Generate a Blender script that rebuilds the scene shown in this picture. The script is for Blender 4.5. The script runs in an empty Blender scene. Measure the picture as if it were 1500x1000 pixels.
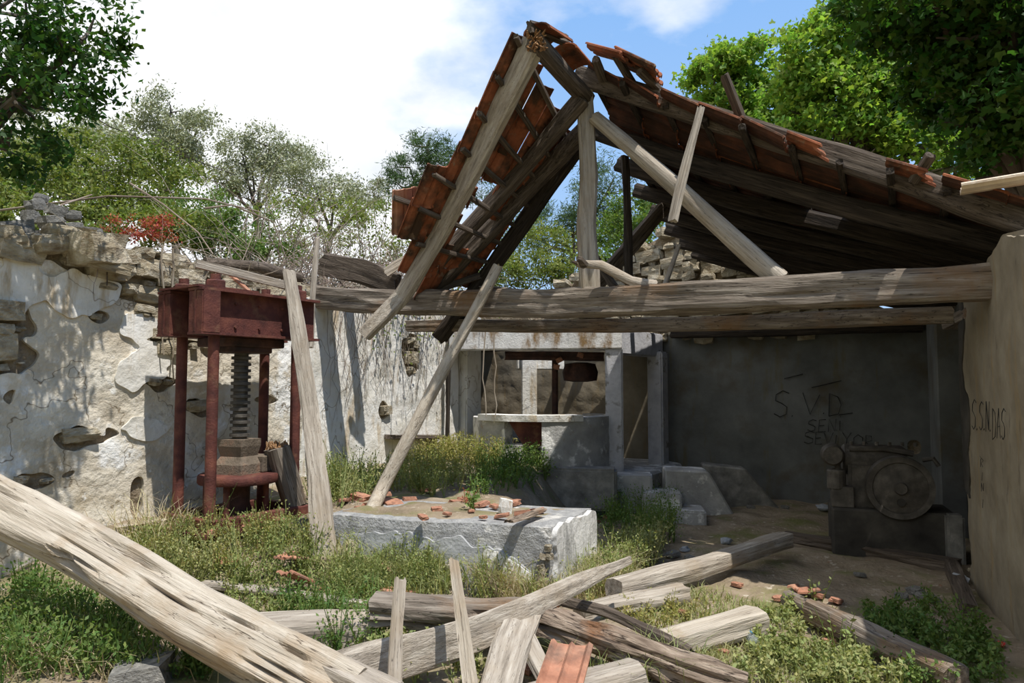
import bpy, bmesh, math, random
import numpy as np
from mathutils import Vector, Matrix, noise
random.seed(7)
RNG = np.random.default_rng(7)
SC = bpy.context.scene
COL = SC.collection

# ------------------------------------------------------------------ camera, sky, sun, exposure
F, PITCH, EYE = 1050.0, math.radians(3.5), Vector((0, 0, 1.6))
cd = bpy.data.cameras.new('camera'); cam = bpy.data.objects.new('camera', cd); COL.objects.link(cam)
cam.location = EYE; cam.rotation_euler = (math.pi / 2 + PITCH, 0, 0)
cd.sensor_width = 36; cd.lens = F / 1500 * 36; cd.clip_end = 400
SC.camera = cam
SC.view_settings.view_transform = 'Standard'; SC.view_settings.look = 'None'
SC.view_settings.gamma = 1; SC.view_settings.use_curve_mapping = False
SC.view_settings.exposure = 0.2
SUN = Vector((.264, -.309, .914)).normalized()
ld = bpy.data.lights.new('sun', 'SUN'); sun = bpy.data.objects.new('sun', ld); COL.objects.link(sun)
ld.energy = 4.9; ld.angle = math.radians(.55); ld.color = (1, .955, .88)
sun.rotation_euler = SUN.to_track_quat('Z', 'Y').to_euler(); sun.location = SUN * 30

def new_nodes(idb):
    idb.use_nodes = True
    nt = idb.node_tree; nt.nodes.clear()
    return nt, nt.nodes.new, nt.links.new
def ramp(nt, stops):
    r = nt.nodes.new('ShaderNodeValToRGB'); e = r.color_ramp.elements
    while len(e) < len(stops): e.new(.5)
    for el, (p, c) in zip(e, stops):
        el.position = p; el.color = (c[0], c[1], c[2], 1) if hasattr(c, '__len__') else (c, c, c, 1)
    return r
wd = bpy.data.worlds.new('sky'); SC.world = wd
nt, N, L = new_nodes(wd)
tc = N('ShaderNodeTexCoord'); sx = N('ShaderNodeSeparateXYZ'); L(tc.outputs['Generated'], sx.inputs[0])
blue = ramp(nt, [(0, (.50, .70, .98)), (.12, (.46, .68, 1.0)), (.5, (.27, .52, .96)), (1, (.12, .29, .70))])
L(sx.outputs['Z'], blue.inputs[0])
nz = N('ShaderNodeTexNoise'); nz.inputs['Scale'].default_value = 2.3; nz.inputs['Detail'].default_value = 9
nz.inputs['Roughness'].default_value = .52
mp = N('ShaderNodeMapping'); mp.inputs['Scale'].default_value = (1, 1, 1.9); mp.inputs['Location'].default_value = (.4, .1, .3)
L(tc.outputs['Generated'], mp.inputs[0]); L(mp.outputs[0], nz.inputs['Vector'])
bias = N('ShaderNodeMath'); bias.operation = 'MULTIPLY_ADD'; bias.inputs[1].default_value = -.85; bias.inputs[2].default_value = -.035
L(sx.outputs['X'], bias.inputs[0])
bz = N('ShaderNodeMath'); bz.operation = 'MULTIPLY_ADD'; bz.inputs[1].default_value = -.24; bz.inputs[2].default_value = .07
L(sx.outputs['Z'], bz.inputs[0])
b2 = N('ShaderNodeMath'); L(bias.outputs[0], b2.inputs[0]); L(bz.outputs[0], b2.inputs[1])
bc = N('ShaderNodeClamp'); bc.inputs['Min'].default_value = -.14; bc.inputs['Max'].default_value = .17; L(b2.outputs[0], bc.inputs[0])
ad = N('ShaderNodeMath'); L(nz.outputs['Fac'], ad.inputs[0]); L(bc.outputs[0], ad.inputs[1])
cm = ramp(nt, [(.47, 0), (.60, 1)]); L(ad.outputs[0], cm.inputs[0])
n2 = N('ShaderNodeTexNoise'); n2.inputs['Scale'].default_value = 5; n2.inputs['Detail'].default_value = 6; L(mp.outputs[0], n2.inputs['Vector'])
cc = ramp(nt, [(.35, (.92, .97, 1.04)), (.55, (1.18, 1.20, 1.23))]); L(n2.outputs['Fac'], cc.inputs[0])
mx = N('ShaderNodeMixRGB'); L(cm.outputs[0], mx.inputs[0]); L(blue.outputs[0], mx.inputs[1]); L(cc.outputs[0], mx.inputs[2])
bg = N('ShaderNodeBackground'); bg.inputs[1].default_value = .86; lo = ramp(nt, [(.49, 1), (.5, 0)])
zs = N('ShaderNodeMath'); zs.operation = 'MULTIPLY_ADD'; zs.inputs[1].default_value = .5; zs.inputs[2].default_value = .5; L(sx.outputs['Z'], zs.inputs[0]); L(zs.outputs[0], lo.inputs[0])
mg = N('ShaderNodeMixRGB'); L(lo.outputs[0], mg.inputs[0]); L(mx.outputs[0], mg.inputs[1]); mg.inputs[2].default_value = (.07, .065, .04, 1); L(mg.outputs[0], bg.inputs[0])
wo = N('ShaderNodeOutputWorld'); L(bg.outputs[0], wo.inputs[0])

# ------------------------------------------------------------------ helpers
UPV = Vector((0, -math.sin(PITCH), math.cos(PITCH))); FWD = Vector((0, math.cos(PITCH), math.sin(PITCH)))
def ray(u, v): return Vector(((u - 750) / F, 0, 0)) + UPV * ((500 - v) / F) + FWD
def P(u, v, Y):
    d = ray(u, v); return EYE + d * (Y / d.y)
def sst(a, b, x):
    t = np.clip((x - a) / (b - a), 0, 1); return t * t * (3 - 2 * t)
def gh(x, y):
    """height of the ground"""
    x = np.asarray(x, float); y = np.asarray(y, float)
    left = 1 - sst(-.15, .55, x - .12 * (y - 6.3))
    t = .52 * sst(5.0, 6.7, y) * left + .12 * sst(7, 9, y) * left
    b = .10 * np.sin(x * 2.1 + 1) * np.sin(y * 1.7) * (1 - sst(5.0, 6.0, y) * (1 - left)) * .5
    w = np.exp(-((x + 2.46) ** 2 + (y - 6.49) ** 2) / .45); t = t * (1 - w) + .33 * w
    return t + b * .6 * (1 - w) + .02 * np.sin(x * 7.3) * np.sin(y * 6.1 + x)
def h1(x, y): return float(gh(x, y))
def GP(u, v, dz=0.0):
    d = ray(u, v); Y = 2.5
    while Y < 16:
        p = EYE + d * (Y / d.y)
        if p.z <= h1(p.x, p.y): break
        Y += .02
    return Vector((p.x, p.y, h1(p.x, p.y) + dz))
def link(name, me, mat=None, parent=None, label=None, cat=None, group=None, kind=None, mw=None):
    o = bpy.data.objects.new(name, me); COL.objects.link(o)
    if mat and hasattr(me, 'materials') and not len(me.materials): me.materials.append(mat)
    if mw is not None: o.matrix_basis = mw
    if parent is not None:
        o.parent = parent; o.matrix_parent_inverse = INV[parent.name]
    if label: o['label'] = label
    if cat: o['category'] = cat
    if group: o['group'] = group
    if kind: o['kind'] = kind
    INV[o.name] = mw.inverted() if mw is not None else Matrix()
    return o
INV = {}
def thing(name, loc, label, cat, group=None, kind=None):
    o = bpy.data.objects.new(name, None); COL.objects.link(o); o.location = loc; o.empty_display_size = .1
    o['label'] = label; o['category'] = cat
    if group: o['group'] = group
    if kind: o['kind'] = kind
    INV[o.name] = Matrix.Translation(loc).inverted()
    return o
def np_mesh(name, V, Fc, smooth=False):
    """V (n,3); Fc (m,k) or list of arrays with differing k"""
    me = bpy.data.meshes.new(name)
    V = np.asarray(V, np.float32)
    if not isinstance(Fc, list): Fc = [Fc]
    Fc = [np.asarray(f, np.int32) for f in Fc if len(f)]
    nl = sum(f.size for f in Fc); npoly = sum(len(f) for f in Fc)
    me.vertices.add(len(V)); me.vertices.foreach_set('co', V.ravel())
    me.loops.add(nl); me.loops.foreach_set('vertex_index', np.concatenate([f.ravel() for f in Fc]))
    me.polygons.add(npoly)
    tot = np.concatenate([np.full(len(f), f.shape[1], np.int32) for f in Fc])
    st = np.concatenate([[0], np.cumsum(tot)[:-1]]).astype(np.int32)
    me.polygons.foreach_set('loop_start', st); me.polygons.foreach_set('loop_total', tot)
    if smooth: me.polygons.foreach_set('use_smooth', np.ones(npoly, bool))
    me.update(calc_edges=True)
    return me
class MB:
    """collects shapes into one mesh"""
    def __init__(s): s.V = []; s.F = []; s.n = 0
    def add(s, V, Fc):
        V = [tuple(v) for v in V]
        for f in Fc: s.F.append([i + s.n for i in f])
        s.V += V; s.n += len(V); return s
    def box(s, c, sx, sy, sz, M=None):
        v = [Vector((x * sx / 2, y * sy / 2, z * sz / 2)) for x in (-1, 1) for y in (-1, 1) for z in (-1, 1)]
        c = Vector(c); v = [(M @ p if M else p) + c for p in v]
        return s.add(v, [(0, 1, 3, 2), (4, 6, 7, 5), (0, 4, 5, 1), (2, 3, 7, 6), (0, 2, 6, 4), (1, 5, 7, 3)])
    def lathe(s, prof, c=(0, 0, 0), M=None, n=24, cap=True):
        c = Vector(c); V = []; Fc = []
        for r, z in prof:
            for k in range(n):
                a = 2 * math.pi * k / n; p = Vector((r * math.cos(a), r * math.sin(a), z)); V.append((M @ p if M else p) + c)
        m = len(prof)
        for i in range(m - 1):
            for k in range(n): Fc.append((i * n + k, i * n + (k + 1) % n, (i + 1) * n + (k + 1) % n, (i + 1) * n + k))
        if cap: Fc.append(tuple(range(n))[::-1]); Fc.append(tuple(range((m - 1) * n, m * n)))
        return s.add(V, Fc)
    def prism(s, poly, depth, M):
        """poly of (x,z) in the local frame, extruded along +y"""
        n = len(poly); V = [M @ Vector((x, 0, z)) for x, z in poly] + [M @ Vector((x, depth, z)) for x, z in poly]
        Fc = [tuple(range(n)), tuple(range(n, 2 * n))[::-1]] + [(i, i + n, (i + 1) % n + n, (i + 1) % n) for i in range(n)]
        return s.add(V, Fc)
    def tube(s, pts, r, n=6, r1=None):
        pts = [Vector(p) for p in pts]; m = len(pts); V = []; Fc = []
        for i, p in enumerate(pts):
            t = (pts[min(i + 1, m - 1)] - pts[max(i - 1, 0)]).normalized()
            a = t.cross(Vector((.3, .2, 1)) if abs(t.z) < .9 else Vector((1, .2, 0))).normalized(); b = t.cross(a)
            rr = r if r1 is None else r + (r1 - r) * i / max(1, m - 1)
            for k in range(n):
                an = 2 * math.pi * k / n; V.append(p + (a * math.cos(an) + b * math.sin(an)) * rr)
        for i in range(m - 1):
            for k in range(n): Fc.append((i * n + k, i * n + (k + 1) % n, (i + 1) * n + (k + 1) % n, (i + 1) * n + k))
        Fc.append(tuple(range(n))[::-1]); Fc.append(tuple(range((m - 1) * n, m * n)))
        return s.add(V, Fc)
    def mesh(s, name, smooth=False, bevel=0, seg=1):
        me = bpy.data.meshes.new(name); me.from_pydata(s.V, [], s.F); me.update()
        bm = bmesh.new(); bm.from_mesh(me); bmesh.ops.recalc_face_normals(bm, faces=bm.faces)
        if bevel:
            bmesh.ops.bevel(bm, geom=[e for e in bm.edges if len(e.link_faces) == 2 and e.calc_face_angle(0) > .6], offset=bevel, segments=seg, affect='EDGES', clamp_overlap=True)
        bm.to_mesh(me); bm.free()
        if smooth:
            me.polygons.foreach_set('use_smooth', [True] * len(me.polygons))
            me.set_sharp_from_angle(angle=math.radians(40))
        return me
    def build(s, name, mat, parent=None, smooth=False, bevel=0, seg=1, **k):
        return link(name, s.mesh(name, smooth, bevel, seg), mat, parent, **k)
def frame(o, x, z=Vector((0, 0, 1))):
    x = Vector(x).normalized(); z = Vector(z); y = z.cross(x)
    if y.length < 1e-4: y = Vector((0, 1, 0))
    y.normalize(); z = x.cross(y).normalized()
    M = Matrix((x, y, z)).transposed().to_4x4(); M.translation = Vector(o); return M

# ------------------------------------------------------------------ materials
def M(name, cols, scale=4, stretch=(1, 1, 1), rough=.9, bump=.3, bscale=30, metallic=0, dirt=None, island=0, coord='Object',
      crack=None, spec=.25, transl=None, bdist=.02, detail=8, layers=()):
    m = bpy.data.materials.new(name); nt, N, L = new_nodes(m)
    tc = N('ShaderNodeTexCoord'); mp = N('ShaderNodeMapping'); mp.inputs['Scale'].default_value = stretch
    L(tc.outputs[coord], mp.inputs[0])
    oi = N('ShaderNodeObjectInfo'); mul = N('ShaderNodeMath'); mul.operation = 'MULTIPLY'; mul.inputs[1].default_value = 37
    L(oi.outputs['Random'], mul.inputs[0]); L(mul.outputs[0], mp.inputs['Location'])
    def nz(sc, d=detail, r=.6, src=mp):
        n = N('ShaderNodeTexNoise'); n.inputs['Scale'].default_value = sc; n.inputs['Detail'].default_value = d; n.inputs['Roughness'].default_value = r
        L(src.outputs[0], n.inputs['Vector']); return n
    a = nz(scale); k = len(cols)
    r = ramp(nt, [(.28 + .44 * i / max(1, k - 1), c) for i, c in enumerate(cols)]); L(a.outputs['Fac'], r.inputs[0])
    col = r.outputs[0]
    mp0 = N('ShaderNodeMapping'); L(tc.outputs[coord], mp0.inputs[0]); L(mul.outputs[0], mp0.inputs['Location'])
    for c, sc, lo, hi, *st in ([dirt] if dirt else []) + list(layers):
        src = mp0
        if st:
            src = N('ShaderNodeMapping'); src.inputs['Scale'].default_value = st[0]; L(tc.outputs[coord], src.inputs[0])
        d = nz(sc, 7, .62, src); dr = ramp(nt, [(lo, 0), (hi, 1)]); L(d.outputs['Fac'], dr.inputs[0])
        x = N('ShaderNodeMixRGB'); L(dr.outputs[0], x.inputs[0]); L(col, x.inputs[1]); x.inputs[2].default_value = (*c, 1); col = x.outputs[0]
    if crack:
        cs, cst, cc, w = crack
        m3 = N('ShaderNodeMapping'); m3.inputs['Scale'].default_value = cst; L(tc.outputs[coord], m3.inputs[0]); L(mul.outputs[0], m3.inputs['Location'])
        d = nz(cs, 4, .5, m3); cr = ramp(nt, [(.5 - w, 0), (.5, 1), (.5 + w, 0)]); L(d.outputs['Fac'], cr.inputs[0])
        x = N('ShaderNodeMixRGB'); L(cr.outputs[0], x.inputs[0]); L(col, x.inputs[1]); x.inputs[2].default_value = (*cc, 1); col = x.outputs[0]
    if island:
        g = N('ShaderNodeNewGeometry'); hs = N('ShaderNodeHueSaturation')
        v = N('ShaderNodeMapRange'); v.inputs['To Min'].default_value = 1 - island; v.inputs['To Max'].default_value = 1 + island
        L(g.outputs['Random Per Island'], v.inputs[0]); L(v.outputs[0], hs.inputs['Value'])
        h = N('ShaderNodeMapRange'); h.inputs['To Min'].default_value = .5 - .035 * (island > 0); h.inputs['To Max'].default_value = .5 + .03
        mm = N('ShaderNodeMath'); mm.operation = 'FRACT'; m7 = N('ShaderNodeMath'); m7.operation = 'MULTIPLY'; m7.inputs[1].default_value = 7.3
        L(g.outputs['Random Per Island'], m7.inputs[0]); L(m7.outputs[0], mm.inputs[0]); L(mm.outputs[0], h.inputs[0]); L(h.outputs[0], hs.inputs['Hue'])
        L(col, hs.inputs['Color']); col = hs.outputs[0]
    b = N('ShaderNodeBsdfPrincipled'); b.inputs['Roughness'].default_value = rough; b.inputs['Metallic'].default_value = metallic
    b.inputs['Specular IOR Level'].default_value = spec
    L(col, b.inputs['Base Color'])
    if bump:
        bn = nz(bscale, 6, .6); bp = N('ShaderNodeBump'); bp.inputs['Strength'].default_value = bump; bp.inputs['Distance'].default_value = bdist
        L(bn.outputs['Fac'], bp.inputs['Height']); L(bp.outputs[0], b.inputs['Normal'])
    out = N('ShaderNodeOutputMaterial'); sh = b.outputs[0]
    if transl:
        t = N('ShaderNodeBsdfTranslucent'); tr = N('ShaderNodeMixRGB'); tr.blend_type = 'MULTIPLY'; tr.inputs[0].default_value = 1
        L(col, tr.inputs[1]); tr.inputs[2].default_value = (1.25, 1.35, .6, 1); L(tr.outputs[0], t.inputs[0])
        mix = N('ShaderNodeMixShader'); mix.inputs[0].default_value = transl; L(sh, mix.inputs[1]); L(t.outputs[0], mix.inputs[2]); sh = mix.outputs[0]
    L(sh, out.inputs[0]); return m
WS = (1, 16, 16)
m_grey = M('weathered_grey_wood', [(.20, .17, .135), (.36, .315, .26), (.50, .455, .39)], 2.2, WS, bump=.6, bscale=5, crack=(1.9, (.45, 22, 22), (.075, .06, .048), .007), dirt=((.30, .24, .17), 2.5, .5, .75))
m_beam = M('weathered_beam_wood', [(.075, .06, .047), (.19, .158, .127), (.34, .30, .25)], 2.0, WS, bump=.7, bscale=5, crack=(2.0, (.4, 15, 15), (.02, .016, .013), .012), dirt=((.20, .115, .055), 1.6, .5, .68))
m_pale = M('bleached_timber', [(.30, .25, .19), (.44, .385, .31), (.57, .515, .43)], 1.6, (.8, 14, 14), bump=.8, bscale=5, crack=(1.5, (.22, 9, 9), (.07, .05, .035), .006), dirt=((.34, .25, .16), 2.2, .52, .72))
m_dark = M('sooted_roof_wood', [(.014, .011, .009), (.040, .031, .024), (.085, .066, .05)], 2.4, WS, bump=.6, bscale=5, crack=(2.0, (.5, 18, 18), (.006, .005, .004), .02))
m_brown = M('brown_rafter_wood', [(.045, .034, .026), (.10, .078, .06), (.19, .155, .125)], 2.2, WS, bump=.6, bscale=5, crack=(2.0, (.5, 18, 18), (.015, .012, .01), .02))
m_bark = M('flaking_bark', [(.10, .07, .05), (.26, .20, .15), (.46, .38, .30)], 3, (1, 7, 7), bump=1, bscale=4, crack=(2, (.8, 9, 9), (.03, .02, .015), .03), dirt=((.20, .10, .05), 3, .54, .68), bdist=.04)
m_stub = M('broken_wood_fibre', [(.14, .07, .03), (.34, .19, .09), (.5, .32, .18)], 8, (1, 1, 1), bump=1, bscale=25, bdist=.04)
m_tile = M('terracotta', [(.24, .105, .065), (.40, .19, .12), (.52, .30, .20)], 5, bump=.35, bscale=40, dirt=((.16, .10, .075), 4, .48, .72))
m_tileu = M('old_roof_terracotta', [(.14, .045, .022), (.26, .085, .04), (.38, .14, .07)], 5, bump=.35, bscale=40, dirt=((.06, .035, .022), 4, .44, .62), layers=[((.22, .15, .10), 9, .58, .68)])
m_paletile = M('pale_lichen_tile', [(.46, .34, .24), (.64, .52, .40), (.76, .66, .54)], 6, bump=.3, bscale=40)
m_rust = M('rusted_steel', [(.045, .014, .012), (.105, .032, .024), (.18, .062, .04)], 7, bump=.35, bscale=60, rough=.75, spec=.35, dirt=((.17, .085, .05), 5, .55, .7))
m_rustd = M('dark_rusted_steel', [(.020, .012, .010), (.055, .026, .020), (.11, .05, .034)], 8, bump=.4, bscale=60, rough=.7, spec=.35)
m_iron = M('grimy_iron', [(.030, .026, .022), (.075, .066, .056), (.14, .125, .105)], 9, bump=.3, bscale=60, rough=.6, spec=.4)
m_blockiron = M('earthy_cast_iron', [(.09, .07, .05), (.17, .135, .10), (.25, .15, .10)], 7, bump=.5, bscale=50)
m_stone = M('limestone', [(.27, .21, .13), (.46, .40, .29), (.64, .59, .49)], 2.2, bump=.9, bscale=9, bdist=.04, dirt=((.24, .18, .11), 2.5, .5, .70))
m_stoned = M('grey_stone', [(.10, .098, .09), (.20, .195, .18), (.33, .32, .29)], 6, bump=.7, bscale=14, bdist=.03)
m_mortar = M('earth_mortar', [(.19, .145, .095), (.30, .24, .17), (.42, .36, .27)], 9, bump=1, bscale=22, bdist=.05)
m_plaster = M('old_lime_plaster', [(.45, .385, .29), (.64, .58, .475), (.77, .735, .65)], 2.6, bump=.7, bscale=16, bdist=.035, crack=(1.6, (1, 1, 1), (.20, .155, .10), .0045),
              dirt=((.36, .29, .19), 1.7, .56, .72), layers=[((.80, .79, .76), 2.1, .53, .60), ((.30, .27, .23), 6, .60, .75), ((.78, .76, .71), 9, .62, .70)])
m_white = M('limewashed_plaster', [(.58, .55, .48), (.72, .70, .65), (.82, .81, .78)], 3, crack=(1.3, (1, 1, .8), (.30, .25, .18), .004), bump=.5, bscale=18, bdist=.025,
            layers=[((.50, .41, .29), 2.2, .54, .66, (2.5, 2.5, .5)), ((.36, .29, .2), 5, .60, .74, (2, 2, .7))])
m_conc = M('worn_concrete', [(.27, .265, .255), (.38, .375, .36), (.50, .49, .47)], 4, bump=.6, bscale=35, bdist=.02, layers=[((.74, .73, .70), 3.2, .54, .60), ((.30, .24, .17), 5, .60, .74)])
m_concl = M('smooth_grey_render', [(.30, .305, .31), (.37, .375, .38), (.46, .46, .455)], 3, bump=.5, bscale=30)
m_concr = M('coarse_aggregate_concrete', [(.22, .22, .215), (.33, .33, .325), (.44, .435, .42)], 12, bump=.9, bscale=45, bdist=.03, layers=[((.62, .60, .56), 3, .60, .68)])
m_streak = M('streaked_limewash', [(.50, .49, .47), (.62, .61, .585), (.74, .73, .70)], 4, bump=.5, bscale=28, layers=[((.33, .325, .31), 2.4, .50, .60, (3, 3, .7)), ((.36, .22, .12), 5, .64, .72)])
m_lintel = M('stained_lintel', [(.44, .43, .41), (.60, .59, .57), (.74, .73, .71)], 5, bump=.4, bscale=35, layers=[((.22, .14, .065), 3.5, .50, .64, (1.2, 1.2, .5)), ((.12, .11, .1), 5, .58, .7, (3, 3, .6))])
m_pillar = M('flaking_grey_pillar', [(.30, .30, .32), (.42, .42, .44), (.52, .52, .54)], 5, bump=.4, bscale=30, layers=[((.2, .19, .17), 5, .57, .66)])
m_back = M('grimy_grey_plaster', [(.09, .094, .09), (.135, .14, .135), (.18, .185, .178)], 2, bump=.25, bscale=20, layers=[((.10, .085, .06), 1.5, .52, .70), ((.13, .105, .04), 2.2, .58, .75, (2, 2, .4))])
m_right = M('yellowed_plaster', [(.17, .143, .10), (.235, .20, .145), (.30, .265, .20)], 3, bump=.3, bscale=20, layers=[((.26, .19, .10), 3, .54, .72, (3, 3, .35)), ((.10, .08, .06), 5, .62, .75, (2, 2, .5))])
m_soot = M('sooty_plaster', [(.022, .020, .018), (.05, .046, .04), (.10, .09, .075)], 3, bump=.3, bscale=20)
m_ground = M('dry_earth', [(.15, .115, .075), (.26, .205, .14), (.36, .295, .215)], 3, bump=.9, bscale=26, bdist=.03, layers=[((.17, .17, .06), 1.6, .5, .64), ((.46, .40, .32), 14, .60, .68), ((.30, .12, .06), 11, .66, .72)])
m_hill = M('scrub_soil', [(.10, .10, .04), (.17, .16, .07), (.24, .21, .12)], 2, bump=.8, bscale=10)
def leafm(name, cols, t=.42, isl=.3): return M(name, cols, 1.3, bump=0, rough=.6, island=isl, transl=t, spec=.25)
m_lf_dark = leafm('dark_leaf', [(.020, .055, .012), (.035, .085, .018), (.05, .11, .025)])
m_lf_plane = leafm('plane_leaf', [(.15, .25, .045), (.21, .33, .065), (.27, .40, .09)], .5)
m_lf_planeshade = leafm('shaded_plane_leaf', [(.025, .075, .014), (.04, .10, .018), (.06, .13, .025)], .45)  # plane leaf copy with the near crown's shade put into its colour
m_lf_olive = leafm('olive_leaf', [(.22, .24, .15), (.32, .34, .23), (.43, .45, .32)], .12, .25)
m_lf_bush = leafm('bush_leaf', [(.11, .15, .035), (.17, .21, .055), (.24, .27, .085)], .35)
m_lf_pine = leafm('pine_needle', [(.045, .085, .035), (.07, .12, .05), (.10, .16, .07)], .25)
m_lf_weed = leafm('weed_leaf', [(.15, .19, .055), (.24, .27, .095), (.34, .34, .16)], .3)
m_lf_lush = leafm('lush_leaf', [(.075, .135, .03), (.12, .19, .05), (.18, .25, .08)], .38)
m_lf_yel = leafm('yellowing_leaf', [(.19, .21, .05), (.29, .28, .09), (.38, .33, .13)], .35)
m_lf_red = leafm('red_leaf', [(.24, .05, .03), (.36, .085, .05), (.34, .2, .07)], .3)
m_grass = leafm('grass_blade', [(.19, .23, .08), (.30, .32, .13), (.40, .38, .20)], .3)
m_straw = leafm('dry_grass', [(.34, .28, .16), (.48, .41, .26), (.6, .53, .36)], .3)
m_twig = M('dry_twig', [(.15, .115, .085), (.28, .23, .18), (.44, .39, .33)], 3, bump=0, island=.3)
m_tbark = M('tree_bark', [(.05, .042, .033), (.10, .085, .068), (.17, .15, .12)], 6, (1, 1, .3), bump=.6, bscale=14)
m_coal = M('charcoal_line', [(.012, .012, .012), (.03, .03, .03)], 10, bump=0)
m_plas = bpy.data.materials.new('clear_plastic'); nt, N, L = new_nodes(m_plas)
b = N('ShaderNodeBsdfPrincipled'); b.inputs['Base Color'].default_value = (.88, .93, .95, 1); b.inputs['Roughness'].default_value = .12
b.inputs['Transmission Weight'].default_value = .85; b.inputs['IOR'].default_value = 1.15; o_ = N('ShaderNodeOutputMaterial'); L(b.outputs[0], o_.inputs[0])
m_cap = M('blue_plastic', [(.10, .32, .55), (.16, .42, .66)], 5, bump=0, rough=.4)
m_redw = M('red_wrapper', [(.45, .02, .02), (.62, .05, .05)], 8, bump=.2, rough=.35, layers=[((.75, .72, .7), 14, .60, .62)])
m_litter = M('pale_litter', [(.22, .24, .27), (.36, .38, .40)], 6, bump=.2, rough=.5)

# ------------------------------------------------------------------ shape builders
def timber(name, pts, w, h, mat, parent=None, p=7, n=16, seg=.10, rough=.010, taper=(1, 1), end=.03, up=(0, 0, 1), freq=2.2, smooth=False, split=0, sag=0, **k):
    """a hewn timber or log swept along world points; its local x runs along the grain"""
    pts = [Vector(q) for q in pts]; p0, p1 = pts[0], pts[-1]
    x = (p1 - p0).normalized(); upv = Vector(up)
    if abs(x.dot(upv)) > .97: upv = Vector((0, -1, 0))
    Mw = frame(p0, x, upv); Mi = Mw.inverted(); lp = [Mi @ q for q in pts]
    cum = [0]
    for a, b2 in zip(lp, lp[1:]): cum.append(cum[-1] + (b2 - a).length)
    Lt = cum[-1]; ns = max(2, int(Lt / seg)); sd = random.uniform(0, 99)
    def at(s):
        for i in range(len(lp) - 1):
            if s <= cum[i + 1] or i == len(lp) - 2:
                f = (s - cum[i]) / (cum[i + 1] - cum[i]); return lp[i].lerp(lp[i + 1], f)
    V = []; Fc = []
    for i in range(ns + 1):
        s = Lt * i / ns; c = at(s); tp = taper[0] + (taper[1] - taper[0]) * i / ns
        oy = (noise.noise((s * freq * .4, sd, 3))) * rough * 1.6; oz = noise.noise((s * freq * .4, sd, 9)) * rough * 1.6
        for j in range(n):
            a = 2 * math.pi * j / n; ca, sa = math.cos(a), math.sin(a)
            r = (abs(ca) ** p + abs(sa) ** p) ** (-1 / p)
            d = 1 + (noise.noise((s * freq, ca * 1.6 + sd, sa * 1.6)) + .5 * noise.noise((s * freq * .5, ca * 4 + sd, sa * 4))) * rough / (.5 * min(w, h))
            if split:
                q = noise.noise((s * .35, ca * 3.2 + sd * 2, sa * 3.2)); d -= split / (.5 * min(w, h)) * max(0, 1 - abs(q) * 13)
            xx = c.x
            if i == 0: xx -= end * (noise.noise((ca * 2, sa * 2, sd)) + .3)
            if i == ns: xx += end * (noise.noise((ca * 2, sa * 2, sd + 5)) + .3)
            V.append((xx, c.y + oy + r * ca * d * w / 2 * tp, c.z + oz + r * sa * d * h / 2 * tp))
    for i in range(ns):
        for j in range(n): Fc.append((i * n + j, i * n + (j + 1) % n, (i + 1) * n + (j + 1) % n, (i + 1) * n + j))
    Fc.append(tuple(range(n))[::-1]); Fc.append(tuple(range(ns * n, ns * n + n)))
    me = bpy.data.meshes.new(name); me.from_pydata(V, [], Fc); me.update()
    if smooth: me.polygons.foreach_set('use_smooth', [True] * len(me.polygons)); me.set_sharp_from_angle(angle=math.radians(50))
    return link(name, me, mat, parent, mw=Mw, **k)
def rock_pool(nm, cnt, box=.6, nz=.34):
    out = []
    for i in range(cnt):
        bm = bmesh.new(); bmesh.ops.create_cube(bm, size=2); bmesh.ops.subdivide_edges(bm, edges=bm.edges, cuts=1, use_grid_fill=True)
        for v in bm.verts:
            s = v.co.normalized() * 1.15; q = v.co.lerp(s, 1 - box)
            q *= 1 + nz * noise.noise(q * .9 + Vector((i * 7.3, i, 2))); q += Vector((noise.noise(q * 2 + Vector((i, 5, 0))), noise.noise(q * 2 + Vector((9, i, 0))), noise.noise(q * 2 + Vector((0, 3, i))))) * .12
            v.co = q * .5
        bmesh.ops.triangulate(bm, faces=bm.faces)
        me = bpy.data.meshes.new(nm); bm.to_mesh(me); bm.free(); out.append(me)
    return out
ROCK = rock_pool('stone', 14)
for r_ in ROCK: r_.materials.append(m_stone)
ROCKD = rock_pool('stone', 6)
for r_ in ROCKD: r_.materials.append(m_stoned)
def rockat(c, sx, sy, sz, x=(1, 0, 0), parent=None, jit=.25, pool=None, name='stone', **k):
    Mw = frame(c, x) @ Matrix.Rotation(random.uniform(-jit, jit), 4, 'Y') @ Matrix.Rotation(random.uniform(-jit, jit) * .5, 4, 'X') @ Matrix.Rotation(random.choice((0, math.pi)), 4, 'Z')
    Mw = Mw @ Matrix.Diagonal((sx, sy, sz, 1))
    return link(name, random.choice(pool or ROCK), None, parent, mw=Mw, **k)
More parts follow.
